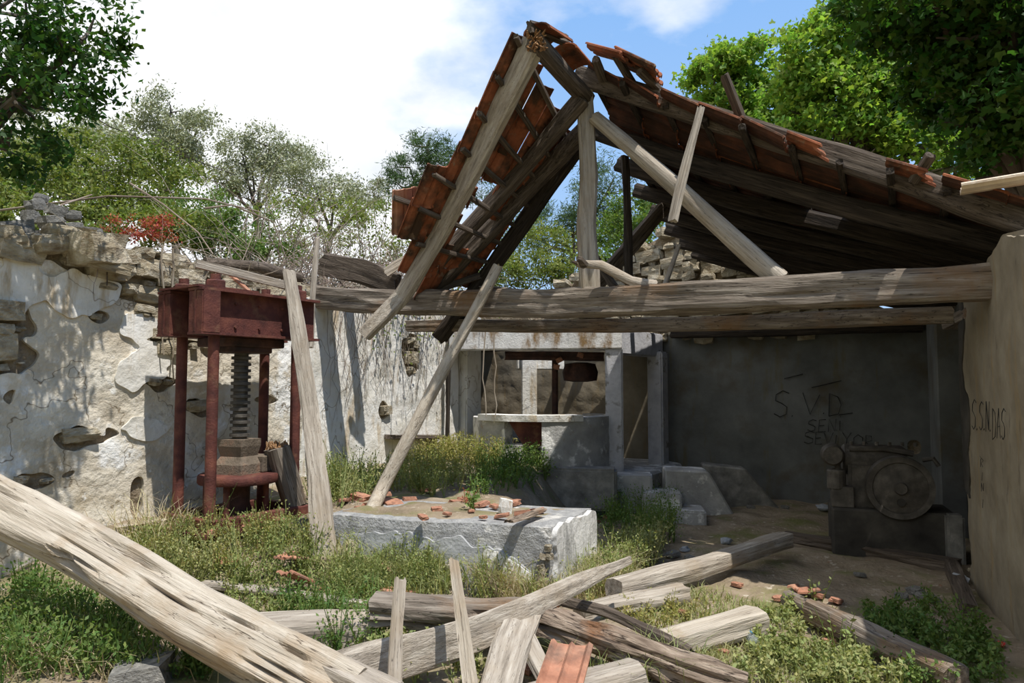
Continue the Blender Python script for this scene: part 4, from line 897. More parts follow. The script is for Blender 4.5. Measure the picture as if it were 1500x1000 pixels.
for r in range(NRr):
    for c_, b2 in enumerate(BL):
        b2 += random.uniform(-.008, .008)
        if c_ == 0 and r in (6,): continue
        if random.random() < .02 and c_ > 1: continue
        a = (r - .02) / NRr; lift = random.uniform(0, .016) + .012 * noise.noise((a * 9, b2 * 2, 3))
        y = (RS(min(1, a + .1), b2) - RS(a, b2)); Ly = y.length; y.normalize(); x = RS(a, b2 + .1) - RS(a, b2 - .1); x = (x - y * x.dot(y)).normalized(); x2 = -x; z = x2.cross(y)
        if z.z < 0: x2 = x; z = -z
        tilt = -.055 + random.uniform(-.02, .02) - (.10 if c_ == 0 and r in (0, 1, 4) else 0)
        Mw = Matrix((x2, y, z)).transposed().to_4x4(); Mw.translation = RS(a, b2, .035 + lift)
        Mw = Mw @ Matrix.Rotation(tilt, 4, 'X') @ Matrix.Rotation(random.uniform(-.03, .03) + (.05 * random.choice((-1, 1)) if c_ == 0 else 0), 4, 'Z')
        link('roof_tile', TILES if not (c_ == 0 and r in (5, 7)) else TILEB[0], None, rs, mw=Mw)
# loose tiles raised at the ridge and pale tile at the eaves
for (u, v, Yd, u2, v2, Yd2, me) in ((868, 74, 6.2, 905, 84, 6.02, TILE), (905, 78, 6.05, 968, 108, 5.9, TILE), (908, 92, 6.25, 965, 118, 6.1, TILE)):
    a, b2 = P(u, v, Yd), P(u2, v2, Yd2); y = (b2 - a).normalized(); x = R2v - y * y.dot(R2v); x.normalize(); x = -x; z = x.cross(y)
    if z.z < 0: x = -x; z = -z
    Mw = Matrix((x, y, z)).transposed().to_4x4(); Mw.translation = a; link('roof_tile', me, None, rs, mw=Mw)
PT = tile_mesh('pale_tile', m_paletile)
y = (P(1560, 262, 4.45) - P(1412, 286, 4.72)).normalized(); x = -(R2v - y * y.dot(R2v)).normalized(); z = x.cross(y)
for k_ in range(2):
    Mw = Matrix((x, y, z)).transposed().to_4x4(); Mw.translation = P(1408, 284, 4.72) + y * .40 * k_ + z * (.02 - .01 * k_); link('pale_tile', PT, None, rs, mw=Mw, label='pale lichen-bleached tile')
for (u, v, Yd, u2, v2, Yd2) in ((1062, 112, 5.72, 1090, 185, 5.86), (903, 84, 6.05, 932, 132, 6.28), (938, 105, 5.98, 978, 145, 6.25), (1362, 228, 4.85, 1340, 262, 5.05), (872, 88, 6.1, 884, 118, 6.35)):
    timber('batten_end', [P(u, v, Yd), P(u2, v2, Yd2)], .065, .06, m_brown, rs, n=10, rough=.006)
for r in (2, 4, 6, 8):
    for b2 in (.55, 1.2, 1.85, 2.5, 3.2): timber('rafter_block', [RS(r / 10 + .02, b2 + .05, -.06), RS(r / 10 + .02, b2 + .13, -.06)], .06, .10, m_brown, rs, n=8, rough=.003)

# ------------------------------------------------------------------ leaning poles
timber('leaning_pole', [GP(488, 846, -.06), P(560, 715, 6.45), P(640, 560, 6.62), P(728, 392, 6.80)], .125, .125, m_pale, None, p=2, n=20, seg=.08, rough=.010, smooth=True, taper=(1.05, .78), label='round pale pole leaning from the ground onto the tie beam', cat='pole')
timber('leaning_plank', [GP(480, 818, -.08), P(455, 600, 6.25), P(424, 398, 6.55)], .165, .06, m_grey, None, p=6, n=18, seg=.08, rough=.010, up=(.25, -1, 0), taper=(1.05, .62), label='split grey plank leaning against the right side of the press', cat='plank')

timber('dark_pipe', [P(655, 662, 9.75), P(657, 540, 9.78)], .06, .06, m_dark, None, p=2, smooth=True, label='thin dark upright post before the white pier beside the mill opening', cat='post')
# ------------------------------------------------------------------ fallen timbers in front
def lay(name, pts, w, h, mat, label, cat='timber', **k): return timber(name, pts, w, h, mat, None, label=label, cat=cat, **k)
lay('great_beam', [P(-70, 700, 4.85), P(110, 798, 4.40), P(300, 915, 3.98), P(520, 1030, 3.55)], .30, .33, m_pale, 'huge bleached hewn beam slanting down across the left front', 'beam', p=5, n=72, seg=.03, rough=.016, freq=2.4, split=.05, up=(-.2, -.75, .8))
lay('beam_stub', [P(468, 975, 3.70), P(570, 1025, 3.42)], .20, .16, m_grey, 'short grey beam end beside foot of the huge bleached beam', 'beam', p=5, rough=.014)
lay('tapered_plank', [P(500, 990, 3.84), P(700, 928, 4.02), P(760, 897, 4.12), P(923, 822, 4.85)], .05, .19, m_grey, 'long tapering grey plank rising to the right over the debris', 'plank', p=6, n=24, seg=.07, rough=.010, taper=(1.1, .28), up=(0, .25, 1))
lay('slat', [P(577, 1020, 3.62), P(580, 925, 3.76), P(586, 853, 3.86)], .07, .03, m_grey, 'left of two upright thin grey slats standing in front of the debris', 'slat', p=6, rough=.004, up=(0, -1, .2), taper=(1.05, .8))
lay('slat', [P(690, 1020, 3.62), P(677, 910, 3.78), P(664, 822, 3.88)], .075, .03, m_pale, 'right and paler of two upright thin slats, taller one', 'slat', p=6, rough=.005, up=(0, -1, .2), taper=(1.05, .7))
lay('thick_board', [P(728, 1025, 3.60), P(745, 955, 3.86), P(768, 900, 4.22)], .19, .08, m_grey, 'thick smooth board tilted up with its end under the tapering plank', 'board', p=5, n=20, rough=.008, up=(0, -1, .3))
lay('flat_board', [P(772, 935, 4.05), P(806, 1000, 3.84)], .10, .05, m_grey, 'short board slanting behind the thick smooth board', 'board', rough=.008)
lay('bark_log', [P(770, 902, 4.36), P(880, 938, 4.16), P(985, 975, 3.98), P(1090, 1010, 3.80)], .19, .17, m_bark, 'ragged log with flaking bark running down to the right', 'log', p=2.4, n=28, seg=.035, rough=.03, freq=5, split=.03)
lay('hollow_log', [P(552, 892, 4.55), P(640, 898, 4.48), P(765, 905, 4.42)], .24, .20, m_beam, 'dark split log with hollow end lying behind the upright slats', 'log', p=3, n=28, seg=.04, rough=.022, freq=4, split=.035)
lay('dark_batten', [P(822, 878, 4.78), P(890, 896, 4.62), P(1010, 953, 4.18)], .06, .055, m_brown, 'narrow dark batten lying beside the bark log', 'batten')
lay('square_timber', [P(965, 950, 4.32), P(1110, 908, 4.72)], .19, .15, m_pale, 'short square timber with pale top near the plastic bottle', 'timber', p=6, rough=.010)
lay('split_block', [P(780, 1030, 3.66), P(932, 990, 3.90)], .20, .15, m_grey, 'grey timber block lying at the front below the loose roof tile', 'timber', p=5, rough=.016)
lay('sill_timber', [P(900, 862, 5.25), P(1010, 835, 5.75), P(1150, 790, 6.75)], .16, .14, m_grey, 'long squared timber running from sun into the shaded room', 'timber', p=6, rough=.010)
lay('half_buried_timber', [P(850, 898, 4.95), P(1000, 868, 5.35)], .16, .12, m_grey, 'half-buried timber in the grass before the long squared timber', 'timber', p=5, rough=.012)
lay('grey_timber', [P(352, 930, 4.52), P(470, 922, 4.56), P(552, 920, 4.60)], .26, .20, m_grey, 'grey squared timber lying behind the huge bleached beam', 'timber', p=6, n=20, rough=.010)
lay('thin_plank', [GP(300, 866, .05), GP(420, 880, .05), GP(532, 899, .06)], .09, .045, m_grey, 'thin weathered plank in the weeds beyond the grey squared timber', 'plank', rough=.006)
lay('short_plank', [GP(598, 858, .04), GP(664, 838, .05)], .06, .03, m_pale, 'small pale plank in the grass before the concrete block', 'plank', rough=.005)
lay('press_plank', [GP(170, 782, .05), GP(255, 772, .07)], .10, .04, m_pale, 'pale plank in the weeds left of the press foot', 'plank', rough=.005)
lay('round_log', [GP(1158, 892, .07), GP(1232, 928, .07)], .13, .13, m_beam, 'short round log lit by sun at the edge of the shade', 'log', p=2.3, rough=.016, smooth=True)
lay('shaded_log', [GP(1195, 915, .08), GP(1300, 968, .08), GP(1400, 1020, .08)], .17, .16, m_beam, 'long split log in shade at the right front', 'log', p=3, n=22, rough=.016, split=.02)
lay('shade_timber', [GP(1395, 835, .05), GP(1420, 905, .05)], .11, .10, m_brown, 'dark short timber on the ground along the right wall', 'timber')
lay('threshold_beam', [GP(1150, 792, .04), GP(1400, 835, .04)], .20, .10, m_brown, 'low dark beam across the floor before the engine', 'beam', rough=.012)
lay('buried_stick', [GP(180, 918, .04), GP(300, 905, .04)], .08, .07, m_brown, 'dark stick in the shadow under the huge bleached beam', 'stick')
for u, v, w, lab in ((212, 998, .30, 'rounded grey stone at the lower left under the huge beam'), (755, 842, .24, 'pale angular stone in front of the concrete block'), (700, 865, .2, 'dark grey stone by the foot of the concrete block')):
    rockat(GP(u, v, .02), w, w * .8, w * .6, (1, random.uniform(-.5, .5), 0), None, .2, ROCK if 'pale' in lab else ROCKD, 'stone', label=lab, cat='stone')
def laytile(u, v, Yd, z, rx, rz, me, label, name='roof_tile', sc=1.0, group=None):
    p = P(u, v, Yd)
    Mw = Matrix.Translation(p) @ Matrix.Rotation(rz, 4, 'Z') @ Matrix.Rotation(rx, 4, 'X') @ Matrix.Scale(sc, 4)
    return link(name, me, None, None, label, 'roof tile', group, mw=Mw)
laytile(838, 944, 3.98, 0, -.22, math.radians(165), TILEG, 'whole orange roof tile lying on the debris at the front', sc=.92)
laytile(1295 - 20, 925, 4.4, 0, 0, 1.0, TILEGB[1], 'dim broken tile in the shade near the red wrapper', 'broken_tile') if False else None
for u, v, rz, b_, lab in ((446, 862, 2.7, 0, 'upright broken orange tile in the grass left of the two leaning poles'), (452, 826, 1.9, 1, 'broken fluted tile piece by the foot of the leaning plank'), (590, 850, .6, 2, 'curved tile fragment above the hollow log'), (608, 882, 1.4, 1, 'orange tile fragment lying along the hollow log'),
                        (655, 893, 2.2, 2, 'small tile fragment beside the pale upright slat'), (805, 900, 2.9, 0, 'orange tile piece under the tapering plank end'), (330, 838, .2, 2, 'rusty brown tile fragment below the press'), (1185, 872, 2.4, 1, 'pinkish tile fragment at the edge of the shade')):
    p = GP(u, v, .05); Mw = Matrix.Translation(p) @ Matrix.Rotation(rz, 4, 'Z') @ Matrix.Rotation(.5 if b_ == 0 else .15, 4, 'X') @ Matrix.Scale(.75, 4)
    link('broken_tile', TILEGB[b_], None, None, lab, 'roof tile', mw=Mw)
GS_ = ((640, 886, .10, 'on the near end of the hollow log'), (672, 893, .09, 'just right of the pale upright slat'), (700, 893, .08, 'on the hollow log right of the pale slat'), (790, 895, .1, 'under the middle of the tapering plank'), (470, 868, .08, 'beside the upright broken tile'), (420, 880, .07, 'next to the thin weathered plank'),
 (560, 880, .1, 'at the open end of the hollow log'), (615, 862, .07, 'by the small pale plank in the grass'), (1200, 876, .12, 'largest piece at the shade edge behind the round log'), (1170, 868, .09, 'left piece at the shade edge behind the round log'), (1225, 884, .10, 'right piece at the shade edge by the round log'), (860, 890, .1, 'near the head of the dark batten'),
 (885, 898, .1, 'beside the dark batten in the grass'), (1215, 945, .08, 'in the weeds beside the long split log'), (1060, 960, .07, 'left of the plastic bottle'), (1000, 900, .07, 'by the half-buried timber'), (1140, 880, .07, 'on bare earth right of the long squared timber'), (1080, 860, .08, 'beside the near part of the long squared timber'),
 (770, 985, .12, 'under the thick smooth board'), (760, 930, .1, 'behind the thick smooth board'), (810, 925, .1, 'just above the whole orange tile'), (505, 860, .07, 'right of the leaning pole foot'), (490, 875, .08, 'below the leaning pole foot'), (870, 765, .14, 'in shade behind the block corner'), (890, 760, .12, 'in shade at the foot of the grey pillar'),
 (975, 705, .14, 'on the middle step'), (960, 715, .1, 'on the top step'), (1000, 735, .1, 'on the lowest step'), (650, 905, .09, 'in front of the hollow log between both slats'), (555, 900, .08, 'left of the hollow log end'))
for u, v, s_, lab_ in GS_: shard(GP(u, v, .02), s_, 0, 'broken terracotta shard ' + lab_, 'tile shards scattered on the ground')
RL_ = ['beside the lowest step', 'between the steps and the long squared timber', 'at the foot of the back wall left of the bag', 'left of the dark engine base', 'in front of the low dark floor beam', 'beside the right wall, left piece', 'beside the right wall, right piece', 'under the graffiti on the back wall', 'by the heap at the right wall, smallest']
for (u, v, s_), lab_ in zip(((985, 815, .12), (1010, 820, .1), (1150, 745, .10), (1235, 800, .10), (1260, 845, .08), (1340, 870, .12), (1360, 880, .14), (1100, 745, .10), (1320, 878, .1)), RL_):
    o = rockat(GP(u, v, .02), s_, s_ * .8, s_ * .4, (1, random.uniform(-1, 1), 0), None, .2, ROCKD, 'rubble_lump', label='grey rubble lump ' + lab_, cat='rubble', group='rubble lumps on the shaded floor')

# ------------------------------------------------------------------ litter
bt = thing('plastic_bottle', GP(1100, 955, .02), 'clear crushed plastic bottle with a blue cap in the grass', 'bottle')
bm_ = frame(GP(1098, 944, .06), (GP(1112, 972) - GP(1098, 944)))
Rz = bm_ @ Matrix.Rotation(math.pi / 2, 4, 'Y'); mb = MB(); mb.lathe([(.014, .0), (.014, .03), (.034, .07), (.033, .10), (.036, .12), (.032, .15), (.036, .19), (.03, .215)], (0, 0, 0), None, 16); link('bottle_body', mb.mesh('bottle_body', True), m_plas, bt, mw=Rz)
mb = MB(); mb.lathe([(.021, -.012), (.022, .012)], (0, 0, 0), None, 14); link('cap', mb.mesh('cap', True), m_cap, bt, mw=Rz, label='blue screw cap')
def crumple(name, u, v, s_, mat, label, cat='litter', group=None):
    bm = bmesh.new(); bmesh.ops.create_icosphere(bm, subdivisions=2, radius=.5)
    sd = random.uniform(0, 50)
    for q in bm.verts: q.co *= 1 + .55 * noise.noise(q.co * 3.2 + Vector((sd, 0, 0)))
    me = bpy.data.meshes.new(name); bm.to_mesh(me); bm.free()
    return link(name, me, mat, None, label, cat, group, mw=Matrix.Translation(GP(u, v, s_ * .25)) @ Matrix.Rotation(sd, 4, 'Z') @ Matrix.Diagonal((s_, s_ * .8, s_ * .6, 1)))
crumple('red_wrapper', 1316, 950, .13, m_redw, 'crumpled red and white wrapper in the shade by the long split log')
crumple('red_wrapper', 1466, 948, .06, m_redw, 'tiny red scrap at the foot of the right wall')
crumple('plastic_bag', 1206, 748, .16, m_litter, 'bluish white plastic bag on the floor at the back wall', 'bag')
crumple('paper_scrap', 1064, 797, .13, m_litter, 'pale paper scrap beside the long squared timber in shade', 'paper')
crumple('paper_scrap', 1003, 808, .10, m_litter, 'whitish paper scrap in the dark by the steps', 'paper')
crumple('plastic_scrap', 1407, 856, .14, m_litter, 'pale plastic scrap at the far end of the right wall')

# ------------------------------------------------------------------ stationary engine
ec = P(1318, 714, 6.75); en = thing('stationary_engine', GP(1300, 808), 'old dark stationary engine with a big flywheel in the shaded corner', 'engine')
ax = Vector((-.35, -.94, 0)).normalized(); sd_ = Vector((.94, -.35, 0)); EM = Matrix((sd_, -ax, Vector((0, 0, 1)))).transposed()  # x right, y away, z up
E4 = EM.to_4x4(); WR = E4 @ Matrix.Rotation(math.pi / 2, 4, 'X')
def ep(x, y, z): return ec + EM @ Vector((x, y, z))
mb = MB(); mb.lathe([(.04, .06), (.23, .03), (.235, .05), (.285, .055), (.29, .0), (.29, -.08), (.25, -.085), (.24, -.04), (.06, -.03)], ec, WR, 40, cap=False); fw = mb.build('flywheel', m_iron, en, True)
mb = MB(); mb.lathe([(.0, .10), (.05, .10), (.06, .07), (.06, -.25)], ec, WR, 18); mb.build('hub', m_iron, fw, True)
mb = MB(); mb.lathe([(.035, .062), (.035, .03)], ep(.0, 0, -.13), WR, 14); mb.build('hand_hole', m_soot, fw)
mb = MB(); mb.box(ep(-.14, .32, -.02), .56, .36, .46, E4); mb.build('crankcase', m_iron, en, bevel=.03, seg=2)
mb = MB(); mb.lathe([(.13, -.30), (.15, -.28), (.15, .22), (.12, .26)], ep(-.16, .32, .22), E4 @ Matrix.Rotation(math.pi / 2, 4, 'Y'), 20); mb.build('cylinder_head', m_iron, en, True)
mb = MB(); mb.lathe([(.0, .11), (.085, .11), (.105, .08), (.105, -.08), (.085, -.11), (0, -.11)], ep(-.56, .12, .28), WR, 22, cap=False); mb.build('air_filter', m_iron, en, True)
mb = MB(); mb.lathe([(.06, -.10), (.085, -.09), (.085, .09), (.06, .10)], ep(-.53, .12, .04), E4, 14); mb.box(ep(-.48, .15, -.12), .20, .2, .2, E4); mb.tube([ep(-.52, .12, .2), ep(-.50, .14, .08)], .03, 8); mb.build('fuel_pump', m_iron, en, bevel=.008)
mb = MB(); mb.tube([ep(-.4, .2, .33), ep(-.1, .2, .34), ep(.15, .2, .30)], .03, 8); mb.tube([ep(.22, .15, .25), ep(.3, .1, .27), ep(.34, .1, .2)], .022, 7); mb.build('pipe', m_iron, en, True)
mb = MB()
for k_ in range(6): mb.lathe([(.016, 0), (.016, .035)], ep(-.38 + k_ * .11, .2, .37), E4, 6)
mb.build('bolt', m_iron, en, kind='stuff')
zg = 0.0
mb = MB(); mb.box(ep(-.06, .3, 0) * 1 + Vector((0, 0, -ec.z + .2)), 1.05, .62, .46, E4); mb.build('engine_base', m_soot, en, bevel=.02)
boxb('stone_post', Vector((ep(.42, -.05, 0).x, ep(.42, -.05, 0).y, .20)), sd_, .14, .16, .48, m_stoned, None, .02, label='short grey stone post in front of the dark engine base', cat='post')
# ------------------------------------------------------------------ vegetation beyond the walls
def hz(x, y): return float(hillz(np.array([x]), np.array([y]))[0])
def B(u, v, Yd, rx, ry, rz, k): # crown blob centred where pixel (u,v) meets depth Yd
    p = P(u, v, Yd); return ((p.x, p.y, p.z), (rx, ry, rz), k)
def stand(u, Yd): x = (u - 750) / F * Yd; return (x, Yd, hz(x, Yd) - .2)
tree('broadleaf_tree', (-5.2, 5.2, 2.2), [B(-30, 30, 4.6, .6, .6, .55, 26), B(60, 30, 4.9, .55, .5, .5, 26), B(100, 105, 5.1, .42, .45, .35, 20), B(20, 150, 4.7, .5, .5, .36, 20), B(120, 60, 4.8, .25, .4, .30, 10), B(10, 215, 5.0, .35, .4, .25, 10),
     ((-4.3, 4.6, 4.5), (.6, .5, .5), 12)], .062, m_lf_dark, 'dark leafy tree overhanging the left wall at the top left', per=46, sub=.30, elong=2.0, trunk=.09, seed=3)
tree('olive_tree', stand(262, 22), [B(250, 165, 22, .9, .9, .6, 20), B(215, 205, 22, .9, .9, .6, 20), B(285, 200, 22, 1.0, .9, .7, 22), B(258, 235, 22, .9, .9, .6, 14), B(170, 190, 22.5, .7, .8, .5, 12)], .11, m_lf_olive, 'tall grey-green olive tree with open crown above the left wall', per=150, sub=.42, elong=2.6, trunk=.14, seed=5)
tree('olive_tree', stand(385, 24), [B(355, 225, 24, .8, .9, .6, 16), B(395, 215, 24, .9, .9, .6, 20), B(425, 235, 24, .8, .9, .6, 16), B(370, 255, 24, .9, .9, .7, 16), B(330, 262, 24, .8, .9, .6, 14)], .11, m_lf_olive, 'second grey-green olive tree, lower, right of the tall olive', per=150, sub=.42, elong=2.6, trunk=.14, seed=6)
tree('olive_tree', stand(470, 23), [B(455, 255, 23, .9, .9, .6, 18), B(490, 275, 23, .8, .9, .6, 16), B(430, 285, 23, 1.0, .9, .7, 18), B(520, 300, 23, .7, .8, .5, 12), B(550, 290, 23.5, .35, .5, .7, 8)], .10, m_lf_olive, 'third grey olive tree above the dry brambles beside the tiled slope', per=150, sub=.42, elong=2.6, trunk=.12, seed=8)
tree('olive_tree', stand(120, 20), [B(60, 195, 19, 1.2, 1, .8, 22), B(140, 215, 19, 1.1, 1, .7, 20), B(180, 235, 19, .8, 1, .6, 14), B(30, 230, 18.5, 1, 1, .7, 14), B(20, 160, 19, .8, 1, .7, 12)], .11, m_lf_olive, 'pale olive tree half hidden behind the dark overhanging tree', per=150, sub=.42, elong=2.5, trunk=.14, seed=9)
def bush(u, v, Yd, blist, leaf, mat, label, seed, per=110, name='bush', cat='bush', trunk=.03, **k):
    return tree(name, stand(u, Yd), [B(*b_) for b_ in blist], leaf, mat, label, cat, per, trunk=trunk, seed=seed, **k)
bush(150, 250, 12, [(90, 235, 12, .7, .8, .55, 26), (150, 250, 12, .8, .8, .6, 30), (215, 255, 12, .7, .8, .55, 26), (255, 280, 11.8, .6, .7, .5, 20), (110, 290, 11.5, .7, .7, .4, 18), (180, 300, 11.3, .7, .6, .35, 18), (210, 335, 9.8, .5, .5, .25, 14), (270, 335, 9.8, .5, .5, .25, 14), (140, 325, 9.8, .4, .5, .22, 12)], .075, m_lf_bush, 'big yellow-green bush rising behind the rubble wall head', 11, branches=True)
bush(30, 270, 10, [(10, 245, 10, .6, .7, .5, 24), (50, 270, 10, .6, .7, .45, 24), (0, 310, 9, .5, .6, .35, 16), (40, 320, 8.8, .35, .5, .25, 10)], .07, m_lf_bush, 'green bush at the far left behind the dark rocks', 12)
bush(330, 320, 11, [(300, 310, 11, .5, .6, .35, 18), (350, 330, 10.6, .5, .5, .3, 16), (270, 325, 10.4, .4, .5, .3, 12), (330, 360, 9.8, .5, .4, .2, 12), (400, 375, 10, .5, .4, .2, 12)], .06, m_lf_lush, 'bright green bramble bush behind the press above the wall', 13, trunk=0)
bush(480, 310, 14, [(420, 320, 14, .8, .8, .4, 20), (490, 320, 14, .8, .8, .45, 20), (560, 330, 14, .7, .8, .5, 18), (340, 360, 12, .6, .6, .3, 14), (400, 365, 12.5, .7, .6, .3, 16), (470, 365, 13, .7, .6, .35, 16), (540, 370, 13, .7, .6, .35, 16), (590, 380, 13.5, .5, .6, .3, 12)], .07, m_lf_bush, 'sparse green thicket behind the dry brambles', 14, per=60, trunk=0)
bush(215, 330, 8, [(205, 328, 7.8, .32, .3, .14, 16), (250, 335, 7.8, .3, .3, .13, 14), (185, 342, 7.6, .2, .2, .1, 8)], .035, m_lf_red, 'reddish-leaved plant growing on the rubble wall head', 15, trunk=0, name='red_plant', cat='plant', per=34)
# pines and shrubs seen through the gap
tree('pine_tree', stand(625, 26), [B(625, 215, 26, .9, .9, .55, 22), B(600, 245, 26, .9, .9, .5, 20), B(655, 240, 26, .9, .9, .6, 20), B(590, 275, 26, .9, .9, .5, 20), B(640, 280, 26, 1.1, 1, .6, 22), B(690, 270, 26, 1.2, 1, .7, 22)], .20, m_lf_pine, 'green pine tree behind the hanging tiled slope', per=80, sub=.35, elong=7, trunk=.18, seed=21)
tree('pine_tree', stand(835, 34), [B(900, 260, 34, 1.6, 1.3, 1, 26), B(840, 300, 34, 1.8, 1.3, 1.1, 28), B(800, 335, 34, 1.6, 1.3, 1, 22), B(880, 320, 34, 1.6, 1.3, 1, 22), B(760, 340, 34, 1.4, 1.3, 1, 18)], .26, m_lf_pine, 'tall dark pine tree seen between king post and hanging rafters', per=80, sub=.35, elong=7, trunk=.2, seed=22)
bush(800, 380, 17, [(770, 385, 17, .8, .8, .7, 26), (805, 365, 17, .7, .8, .7, 24), (840, 395, 17, .6, .8, .5, 20), (735, 405, 16.5, .6, .7, .4, 18), (690, 405, 16.5, .6, .7, .35, 14), (630, 405, 16, .6, .7, .3, 12)], .085, m_lf_bush, 'dense green shrub behind the ruin left of the king post', 23)
bush(920, 340, 19, [(925, 320, 19, .6, .8, .8, 24), (890, 350, 19, .7, .8, .7, 24), (950, 350, 18, .6, .8, .6, 20), (910, 390, 18.5, .8, .8, .5, 20), (965, 310, 19, .5, .6, .5, 14)], .10, m_lf_lush, 'bright green young tree behind the rubble gable', 24)
# plane trees on the right
def lobt(*a, **k): return tree(*a, lobed=True, **k)
lobt('plane_tree', stand(1090, 19), [B(1080, 85, 19, 1.0, 1, .55, 22), B(1045, 115, 19, .8, .9, .5, 18), B(1110, 130, 19, 1.0, 1, .7, 22), B(1160, 170, 19, 1, 1, .6, 18), B(1050, 160, 19, .6, .8, .4, 12), B(1120, 200, 19, 1.1, 1, .5, 14)], .12, m_lf_plane, 'light green plane tree farthest left above the tiled slope', per=120, sub=.36, trunk=.16, seed=31)
lobt('plane_tree', stand(1260, 14), [B(1250, 60, 14, 1.0, 1, .6, 26), B(1190, 85, 14, .8, .8, .6, 22), B(1240, 130, 14, 1.0, 1, .6, 26), B(1310, 110, 14, 1.0, 1, .7, 26), B(1300, 180, 14, 1.0, 1, .5, 24), B(1215, 185, 14, .9, .9, .4, 22), B(1370, 200, 13.5, 1.0, .9, .5, 24), B(1280, 20, 14, .8, .9, .6, 20), B(1170, 140, 14.5, .6, .7, .5, 16), B(1440, 235, 13.5, .9, .9, .4, 18)], .10, m_lf_plane, 'big sunlit plane tree behind the right roof slope', per=130, sub=.36, trunk=.22, seed=32)
lobt('plane_tree', (8.4, 9.6, .5), [B(1470, 60, 7.6, .8, .8, .6, 26), B(1400, 40, 8.2, .7, .8, .5, 22), B(1480, 150, 8.2, .7, .8, .55, 24), B(1420, 130, 8.8, .7, .8, .5, 22), B(1330, 20, 8.4, .6, .7, .35, 16), B(1530, 100, 7.5, .8, .9, .8, 22), B(1500, 215, 9, .7, .8, .35, 16), B(1350, -40, 7.6, .9, .9, .4, 18), B(1480, -50, 7, 1, 1, .5, 20), B(1280, -20, 8.4, .5, .6, .3, 8)], .085, m_lf_planeshade, 'dark shaded plane tree crowding the upper right corner', per=120, sub=.34, trunk=.2, seed=33)

# brambles, twigs, hanging vines --------------------------------------
def twigs(name, starts, rng, length, r, up=.5, droop=.35, seg=7, side=3):
    V = []; Fc = []
    for s in starts:
        d = rng.normal(size=3); d[2] = abs(d[2]) * .4 + up; d /= np.linalg.norm(d); p = np.array(s, float); Lh = length * rng.uniform(.4, 1.2); rr = r * rng.uniform(.5, 1.2); base = len(V)
        a = np.cross(d, [.3, .5, .8]); a /= np.linalg.norm(a); b2 = np.cross(d, a)
        for i in range(seg):
            f = 1 - .75 * i / seg
            for k in range(side): V.append(p + (a * math.cos(k * 2.094) + b2 * math.sin(k * 2.094)) * rr * f)
            d = d + rng.normal(size=3) * .16 - np.array([0, 0, droop * i / seg]); d /= np.linalg.norm(d); p = p + d * Lh / seg
        for i in range(seg - 1):
            for k in range(side): Fc.append((base + i * side + k, base + i * side + (k + 1) % side, base + (i + 1) * side + (k + 1) % side, base + (i + 1) * side + k))
    return np_mesh(name, np.array(V), np.array(Fc))
rng = np.random.default_rng(41)
st_ = []
for _ in range(1300):
    u = rng.uniform(300, 600); Yd = rng.uniform(8.6, 12.5) + (u - 300) / 300 * 1.5; x = (u - 750) / F * Yd; st_.append((x, Yd, hz(x, Yd) - .05))
o = link('bramble_thicket', twigs('bramble_thicket', st_, rng, 2.6, .011, .9, .45, 9), m_twig, None, 'tangled dry bramble thicket behind the left wall above the beam end', 'brambles', kind='stuff')
st_ = []
for _ in range(170):
    u = rng.uniform(130, 620); x, y = WA.x + 0, 0; Yd = WL(u, 400)[0]; q = WA + WD_ * (Yd) - WN * rng.uniform(.0, .4); st_.append((q.x, q.y, 2.62 + rng.uniform(-.05, .15)))
link('dead_twigs', twigs('dead_twigs', st_, rng, .75, .006, .1, .3), m_twig, None, 'dead grey twigs strewn along the head of the left wall', 'twigs', kind='stuff')
st_ = []
for _ in range(110):
    u = rng.uniform(540, 700); s = WL(u, 470)[0]; q = WA + WD_ * s + WN * rng.uniform(.05, .25); st_.append((q.x, q.y, 2.75 + rng.uniform(-.2, .1)))
vn = thing('hanging_vine', WA + WD_ * WL(600, 470)[0] + Vector((0, 0, 2.7)), 'dry tangled vine hanging over the whitewashed wall below the beam', 'vine')
link('stems', twigs('stems', st_, rng, .8, .006, -.25, .7, 8), m_twig, vn, kind='stuff')
C = np.array([np.array(s) + rng.normal(size=3) * [.10, .10, .22] - [0, 0, .25] for s in st_ for _ in range(4)]); V, Fc = leaf_quads(C, .04, rng, 1.6); link('leaves', np_mesh('leaves', V, Fc), m_lf_bush, vn, kind='stuff')
# thin stems creeping on the whitewashed wall: real curves a finger in front
mb = MB()
for _ in range(46):
    u = rng.uniform(480, 655); s0, _z = WL(u, 460); z = 2.6; pts = []
    for i in range(9):
        pts.append(WA + WD_ * s0 + WN * (.07 + .01 * rng.random()) + Vector((0, 0, z))); s0 += rng.normal() * .05; z -= rng.uniform(.08, .22)
    mb.tube(pts, .004, 3, .002)
mb.build('creeper', m_twig, None, label='bare thin creeper stems clinging to the whitewashed left wall', cat='creeper', kind='stuff')
for i, (u, v0, v1, lab) in enumerate(((226, 362, 520, 'left of two bare roots dangling down the rubble wall'), (241, 366, 560, 'right of two bare roots dangling down the rubble wall'), (146, 345, 420, 'thin dark dead stem hanging on wall left of the dangling roots'), (710, 480, 610, 'left of two thin bare vines dangling before the mill opening'), (725, 480, 612, 'right of two thin bare vines dangling before the mill opening'))):
    Yd = 0
    pts = []
    for j in range(8):
        v = v0 + (v1 - v0) * j / 7
        if u < 300: s, z = WL(u + rng.normal() * 1.5, v); q = WA + WD_ * s + WN * .14 + Vector((0, 0, z))
        else: q = P(u + rng.normal() * 1.5, v, 9.0)
        pts.append(q)
    mb = MB(); mb.tube(pts, .010, 5, .006); mb.build('hanging_root' if u < 300 else 'dangling_vine', m_twig if i != 2 else m_brown, None, True, label=lab, cat='root' if u < 300 else 'vine')
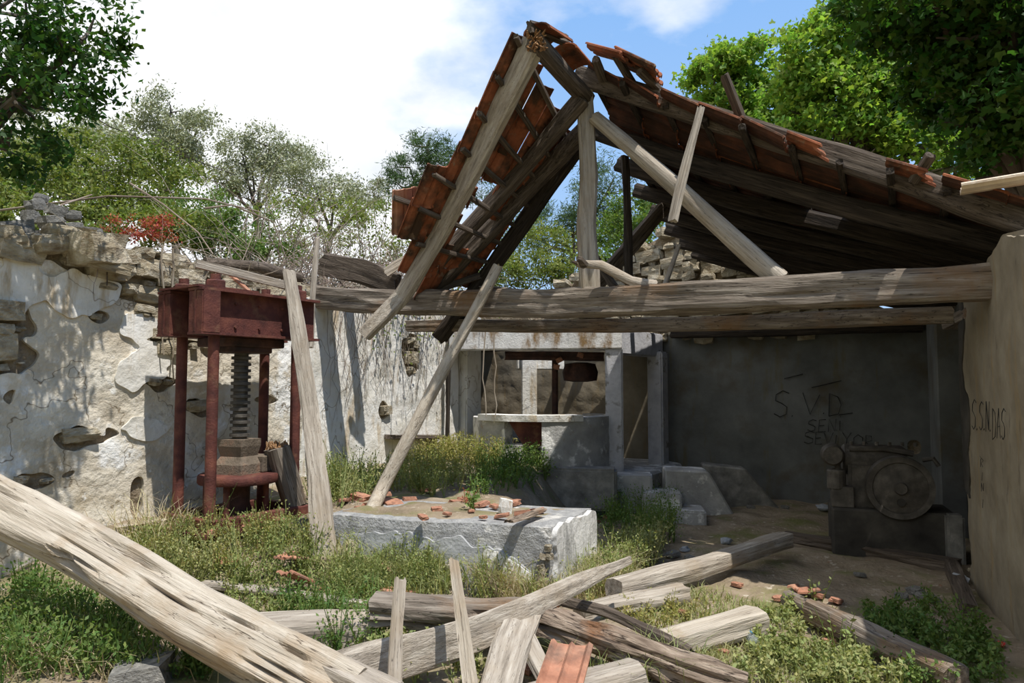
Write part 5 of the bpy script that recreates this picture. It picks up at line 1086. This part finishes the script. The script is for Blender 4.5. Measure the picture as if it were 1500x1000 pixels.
# arching bramble canes above the wall
for i, pts in enumerate((((0, 308, 7.5), (60, 300, 7.4), (160, 287, 7.3), (300, 291, 7.6), (380, 310, 7.8), (378, 350, 7.8)), ((190, 268, 7.5), (240, 300, 7.4), (290, 340, 7.3), (312, 372, 7.2)), ((60, 330, 6.4), (90, 300, 6.5), (135, 285, 6.8)), ((300, 305, 7.6), (340, 300, 7.7), (400, 325, 8), (420, 380, 8.1)))):
    mb = MB(); mb.tube([P(*q) for q in pts], .012, 6, .006); mb.build('bramble_cane', m_twig, None, True, label=['long bare cane arching over the top of the left wall', 'thick bare cane slanting down to the press', 'short grey cane over the dark rocks', 'bare cane arching above the press head'][i], cat='cane')
mb = MB(); mb.tube([P(40, 110, 16), P(160, 185, 16.5), P(300, 240, 17), P(345, 256, 17.2)], .012, 5); mb.build('cable', m_dark, None, label='dark sagging cable crossing in front of the olive trees', cat='cable')

# ------------------------------------------------------------------ grass and weeds inside
def samp(poly_px, n, rng, zoff=0):
    """ground points under a patch outlined by image points on the ground"""
    W_ = [GP(u, v) for u, v in poly_px]; xs = [p.x for p in W_]; ys = [p.y for p in W_]; out = []
    tries = 0
    while len(out) < n and tries < n * 30:
        tries += 1; x, y = rng.uniform(min(xs), max(xs)), rng.uniform(min(ys), max(ys)); ins = False; j = len(W_) - 1
        for i in range(len(W_)):
            if (W_[i].y > y) != (W_[j].y > y) and x < (W_[j].x - W_[i].x) * (y - W_[i].y) / (W_[j].y - W_[i].y) + W_[i].x: ins = not ins
            j = i
        if not ins or noise.noise((x * 1.6, y * 1.6, 3)) < rng.uniform(-.55, .1): continue
        r = Vector((x, y, 0)) - C0; i_ = r.dot(CX); j_ = r.dot(CX.cross(Vector((0, 0, -1)))) if False else r.dot(CY)
        if 0 < i_ - 0 < Lb and 0 < j_ < Wb: continue
        out.append((x, y, h1(x, y) - .01))
    return np.array(out)
def blades(name, pts, rng, hgt, mat, label=None, per=6, wd=.006, parent=None, spread=.05):
    C = np.repeat(pts, per, 0); n = len(C); C = C + np.c_[rng.normal(size=(n, 2)) * spread, np.zeros(n)]
    d = rng.normal(size=(n, 3)) * [.35, .35, .1]; d[:, 2] = 1; Lh = hgt * rng.uniform(.4, 1.25, n)[:, None]; s = rng.normal(size=(n, 3)); s[:, 2] = 0; s /= np.linalg.norm(s, axis=1)[:, None] + 1e-6
    mid = C + d * Lh * .55; tip = C + d * Lh + np.c_[d[:, :2] * Lh * .7, -.18 * Lh[:, 0]]
    V = np.stack([C - s * wd, C + s * wd, mid + s * wd * .7, tip, mid - s * wd * .7], 1).reshape(-1, 3)
    q = np.arange(n)[:, None] * 5
    return link(name, np_mesh(name, V, [q + np.array([[0, 1, 2, 4]]), q + np.array([[4, 2, 3]])]), mat, parent, label, 'grass' if label else None, kind='stuff')
def weeds(name, pts, rng, hgt, leaf, mat, label=None, per=26, cat='weeds', parent=None, stem=True, elong=1.8):
    n = len(pts); hs_ = hgt * rng.uniform(.45, 1.2, n); C = []; SV = []
    lean = rng.normal(size=(n, 2)) * .25
    rep = np.repeat(np.arange(n), per); t = rng.uniform(.12, 1, len(rep)) ** .8
    sp = .22 * hs_[rep] * (1.1 - .5 * t)
    C = pts[rep] + np.c_[lean[rep] * (t * hs_[rep])[:, None] + rng.normal(size=(len(rep), 2)) * sp[:, None], t * hs_[rep]]
    V, Fc = leaf_quads(C, leaf, rng, elong, .9); FL = [Fc]
    if stem:
        m = 3; rp = np.repeat(np.arange(n), m); b0 = pts[rp]; tp = b0 + np.c_[lean[rp] * hs_[rp][:, None] + rng.normal(size=(len(rp), 2)) * .16 * hs_[rp][:, None], hs_[rp] * rng.uniform(.8, 1.15, len(rp))]
        s = np.array([.004, .002, 0]); V2 = np.stack([b0 - s, b0 + s, tp + s * .4, tp - s * .4], 1).reshape(-1, 3); F2 = np.arange(len(rp) * 4).reshape(-1, 4) + len(V); V = np.concatenate([V, V2]); FL = [np.concatenate([Fc, F2])]
    return link(name, np_mesh(name, V, FL[0]), mat, parent, label, cat if label else None, kind='stuff')
rg = np.random.default_rng(77)
weeds('weeds', samp([(185, 860), (190, 800), (260, 792), (440, 782), (470, 805), (465, 850), (330, 862)], 200, rg, 0), rg, .24, .024, m_lf_weed, 'leafy green weeds crowding the foot of the press', 40)
weeds('dry_weeds', samp([(185, 855), (190, 795), (300, 790), (440, 780), (470, 830), (330, 862)], 80, rg, 0), rg, .25, .020, m_lf_yel, 'yellowing weeds among the green ones below the press', 46)
blades('tall_grass', samp([(150, 790), (255, 765), (270, 800), (200, 850)], 70, rg), rg, .42, m_straw, 'thin dry grass at the wall left of the press', 5, .003)
weeds('weeds', samp([(-40, 900), (60, 850), (200, 915), (330, 1000), (-40, 1012)], 230, rg), rg, .26, .030, m_lf_lush, 'lush green weeds at the lower left corner', 46)
blades('grass', samp([(-40, 900), (100, 860), (200, 890), (330, 1000), (-40, 1012)], 160, rg), rg, .22, m_straw, 'dry straw grass among weeds at the lower left', 8, .004)
weeds('weeds', samp([(300, 860), (560, 830), (560, 960), (480, 960), (330, 900)], 150, rg), rg, .16, .024, m_lf_weed, 'low weeds around the grey squared timber', 40)
weeds('weeds', samp([(400, 900), (560, 890), (570, 960), (480, 975)], 70, rg), rg, .28, .024, m_lf_lush, 'fresh green weeds between grey timber and hollow log', 46)
blades('grass', samp([(480, 880), (500, 780), (580, 770), (660, 800), (660, 870), (560, 890)], 260, rg), rg, .20, m_grass, 'light green grass left of the concrete block', 12, .004)
weeds('weeds', samp([(480, 870), (520, 790), (600, 785), (640, 820), (630, 880)], 70, rg), rg, .24, .022, m_lf_weed, 'feathery weeds left of the concrete block', 46)
blades('grass', samp([(690, 880), (700, 830), (860, 840), (930, 830), (900, 870), (800, 890)], 260, rg), rg, .26, m_straw, 'dry pale grass in front of the concrete block', 10, .003)
weeds('weeds', samp([(680, 880), (700, 840), (860, 850), (940, 830), (900, 880), (800, 895)], 110, rg), rg, .26, .020, m_lf_weed, 'thin weeds against the front of the concrete block', 36)
weeds('weeds', samp([(868, 830), (880, 800), (960, 800), (975, 830), (920, 860), (870, 860)], 80, rg), rg, .30, .030, m_lf_weed, 'sunny weeds right of the concrete block', 50)
weeds('weeds', samp([(880, 790), (900, 745), (990, 760), (990, 800), (940, 805)], 110, rg), rg, .36, .026, m_lf_lush, 'dark green weed clump in shade before the steps', 56)
blades('grass', samp([(860, 900), (900, 850), (1000, 860), (1160, 900), (1260, 960), (1300, 1012), (1050, 1012), (960, 930)], 420, rg), rg, .09, m_grass, 'short grass over the sunny ground at the right front', 10, .004)
weeds('weeds', samp([(1080, 1000), (1120, 900), (1200, 900), (1270, 960), (1330, 1012), (1060, 1012)], 150, rg), rg, .13, .030, m_lf_weed, 'bright leafy weeds around the plastic bottle', 40)
weeds('weeds', samp([(860, 900), (900, 850), (1000, 870), (1040, 910), (960, 930)], 90, rg), rg, .13, .022, m_lf_yel, 'small yellowing weeds behind the dark batten', 30)
weeds('weeds', samp([(1290, 900), (1360, 880), (1440, 930), (1480, 1000), (1470, 1012), (1330, 1012), (1260, 950)], 170, rg), rg, .16, .030, m_lf_lush, 'dark green weeds in shade along the right wall', 44)
weeds('weeds', samp([(575, 690), (640, 668), (750, 668), (740, 700), (640, 720), (560, 730)], 150, rg), rg, .32, .028, m_lf_yel, 'yellow-green weeds on the terrace below the whitewashed wall', 64)
weeds('weeds', samp([(500, 735), (540, 700), (640, 690), (700, 700), (690, 720), (560, 745)], 90, rg), rg, .30, .024, m_lf_weed, 'green weeds behind the leaning pole', 46)
weeds('weeds', samp([(455, 740), (480, 705), (560, 690), (540, 730), (480, 770)], 110, rg), rg, .32, .024, m_lf_weed, 'green weeds between leaning plank and pole', 46)
weeds('weeds', samp([(740, 712), (750, 690), (800, 690), (800, 712)], 34, rg), rg, .32, .034, m_lf_lush, 'bright green weeds growing in the mouth of the mill basin', 50)
weeds('weeds', samp([(690, 735), (700, 690), (760, 690), (800, 735)], 70, rg), rg, .28, .026, m_lf_lush, 'shaded green weeds on the earth slope before the basin', 46)
weeds('weeds', samp([(500, 990), (620, 930), (700, 960), (700, 1030), (520, 1012)], 60, rg), rg, .20, .028, m_lf_weed, 'weeds under the tapering plank and slats', 34)
blades('grass', samp([(780, 1000), (960, 960), (1080, 1010), (1060, 1012), (800, 1012)], 90, rg), rg, .20, m_grass, 'grass before the bark log at the front', 6, .004)
# single plants that stand out
def herb(u, v, hgt, label, mat, seed, nst=5, leaf=.035, name='wild_herb', top=None):
    r2 = np.random.default_rng(seed); b0 = GP(u, v, -.01); root = thing(name, b0, label, 'plant'); mb = MB(); C = []
    for i in range(nst):
        d = Vector((r2.normal() * .28, r2.normal() * .28, 1)); e = b0 + d * hgt * r2.uniform(.7, 1.1); m_ = b0.lerp(e, .5) + Vector((r2.normal(), r2.normal(), 0)) * .02; mb.tube([b0, m_, e], .004, 5, .0015)
        for k in range(9): C.append(np.array(b0.lerp(m_, k / 5) if k < 5 else m_.lerp(e, (k - 4) / 5)) + r2.normal(size=3) * .018)
    mb.build('stem', m_lf_bush, root, True); V, Fc = leaf_quads(np.array(C), leaf, r2, 1.9); link('leaves', np_mesh('leaves', V, Fc), mat, root, kind='stuff')
herb(1195, 905, .34, 'tall thin leafy herb at the edge of the shade beside the round log', m_lf_weed, 5)
herb(1232, 980, .30, 'slender herb with white flower heads in front of the long split log', m_lf_weed, 6)
herb(395, 800, .50, 'tall wiry herb standing in front of the press posts', m_lf_weed, 7, 4, .022)
herb(300, 805, .55, 'thin flowering herb before the left press posts', m_lf_weed, 8, 4, .02)
herb(500, 720, .62, 'leafy sapling between the leaning plank and the whitewashed wall', m_lf_weed, 10, 4, .05)
b0 = EYE + ray(682, 742) * ((Hb - 1.6) / ray(682, 742).z)
def herbat(b0, hgt, label, mat, seed, leaf, smat):
    r2 = np.random.default_rng(seed); root = thing('wild_herb', b0, label, 'plant'); mb = MB(); C = []
    for i in range(6):
        e = b0 + Vector((r2.normal() * .35, r2.normal() * .2, 1)) * hgt * r2.uniform(.6, 1.1); mb.tube([b0, e], .004, 5, .002)
        for k in range(8): C.append(np.array(b0.lerp(e, (k + 2) / 9)) + r2.normal(size=3) * .012)
    mb.build('stem', smat, root, True); V, Fc = leaf_quads(np.array(C), leaf, r2, 1.8); link('leaves', np_mesh('leaves', V, Fc), mat, root, kind='stuff')
herbat(b0, .17, 'small red-stemmed plant growing on the concrete block', m_lf_red, 3, .022, m_lf_red)
herbat(EYE + ray(694, 748) * ((Hb - 1.6) / ray(694, 748).z), .16, 'small green sprout beside the red-stemmed plant on the block', m_lf_lush, 4, .05, m_lf_bush)
